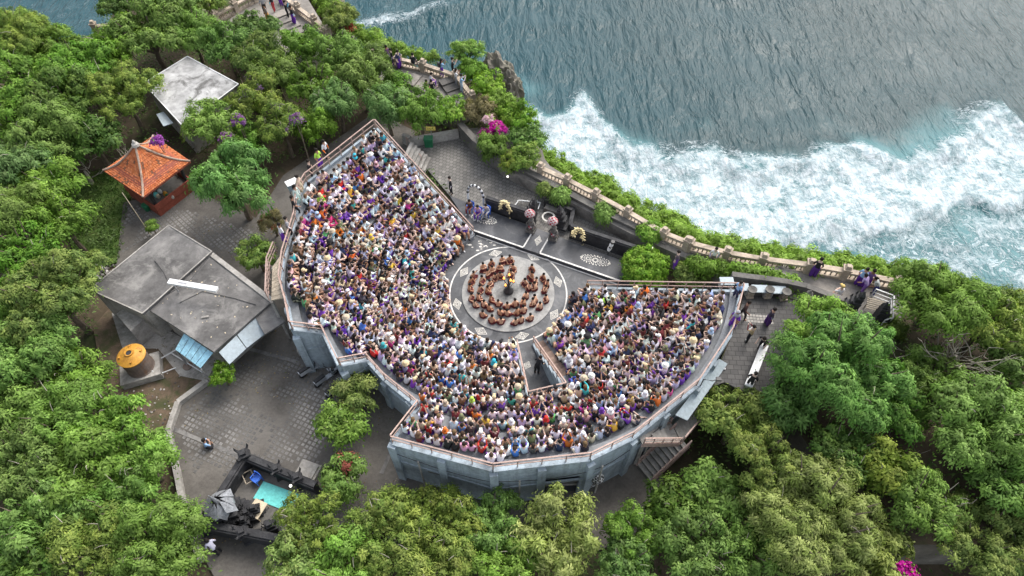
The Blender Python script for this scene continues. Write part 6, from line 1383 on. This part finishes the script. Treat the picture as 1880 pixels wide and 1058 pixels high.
SITTERS = [(376, 818, .0, 'hug', -.9, 'person in pale blue shirt sitting alone on the yard kerb', BL, BK, .0), (790, 152, 1.3, 'sit', -1.5, 'person in pale top and purple wrap sitting on the lookout steps', (.5, .5, .55), PU, .0), (781, 166, 1.2, 'sit', -1.0, 'person in black sitting on the lower lookout steps', BK, (.1, .05, .2), .0), (758, 118, 1.85, 'sit', -.4, 'person in black sitting on the lookout balustrade', BK, BK, .0), (1543, 540, 3.6, 'hug', .3, 'person in white shirt and cap sitting on the cliff walk', WH, (.3, .2, .15), .0)]
for (px, py, z, pose, hd, lab, sh_, lo_, _) in SITTERS:
    o = fix(outfit(rng), sh_, lo_, 'cap' if ' cap' in lab else 'short', (.55, .4, .15) if ' cap' in lab else None); q = P(px, py, z+.3); person(T_cr[1] if pose == 'hug' else T_hi[0], o, (q.x, q.y, z+.03 if pose == 'hug' else z+.3), hd, lab, 'visitors sitting about')
for (px, py, hd, lab, sh_, lo_) in ((864, 388, -2.5, 'seated elder in dark clothes on the chair nearest the seating', (.08, .06, .06), (.2, .03, .03)), (879, 398, -2.5, 'seated elder in lilac and purple in the middle chair', (.42, .25, .5), PU), (894, 396, -2.5, 'seated elder in grey on the chair nearest the palm arch', (.32, .32, .36), (.35, .36, .4))):
    q = P(px, py, STZ); rz = rzd+PI+.1; plastic_chair(q, rz, 'blue plastic chair under the %s' % lab.replace('seated ', ''))
    person(T_hi[0], fix(outfit(rng), sh_, lo_, 'short'), (q.x-math.sin(rz)*.02, q.y+math.cos(rz)*.02, STZ+.45), rz, lab, 'elders seated on the stage deck')
# fallen leaves and dust on the yard
rs = np.random.RandomState(31); n = 2600; X_ = rs.uniform(-24, -5, n); Y_ = rs.uniform(-17, 6, n); okm = inpoly_np(X_, Y_, [(p.x, p.y) for p in YARD]) & ~inpoly_np(X_, Y_, OUT) & (vnoise(X_, Y_, 2.2, 41) > .5); X_, Y_ = X_[okm], Y_[okm]; n = len(X_)
q = rs.randn(n, 3)*.25+np.array([0, 0, 1]); q /= np.linalg.norm(q, axis=1, keepdims=True); cl = np.array([(.2, .15, .07), (.12, .08, .04), (.25, .22, .15), (.08, .1, .03)])[rs.randint(4, size=n)]
tag(link('leaf_litter', leaf_mesh('leaf_litter', np.stack([X_, Y_, np.full(n, .03)], 1), q, .11, .5, cl, rs)), 'fallen leaves scattered over the paved yard', None, None, 'stuff')
print('objects', len(scene.objects), 'meshes', len(bpy.data.meshes), 'tris', sum(len(m.polygons) for m in bpy.data.meshes))
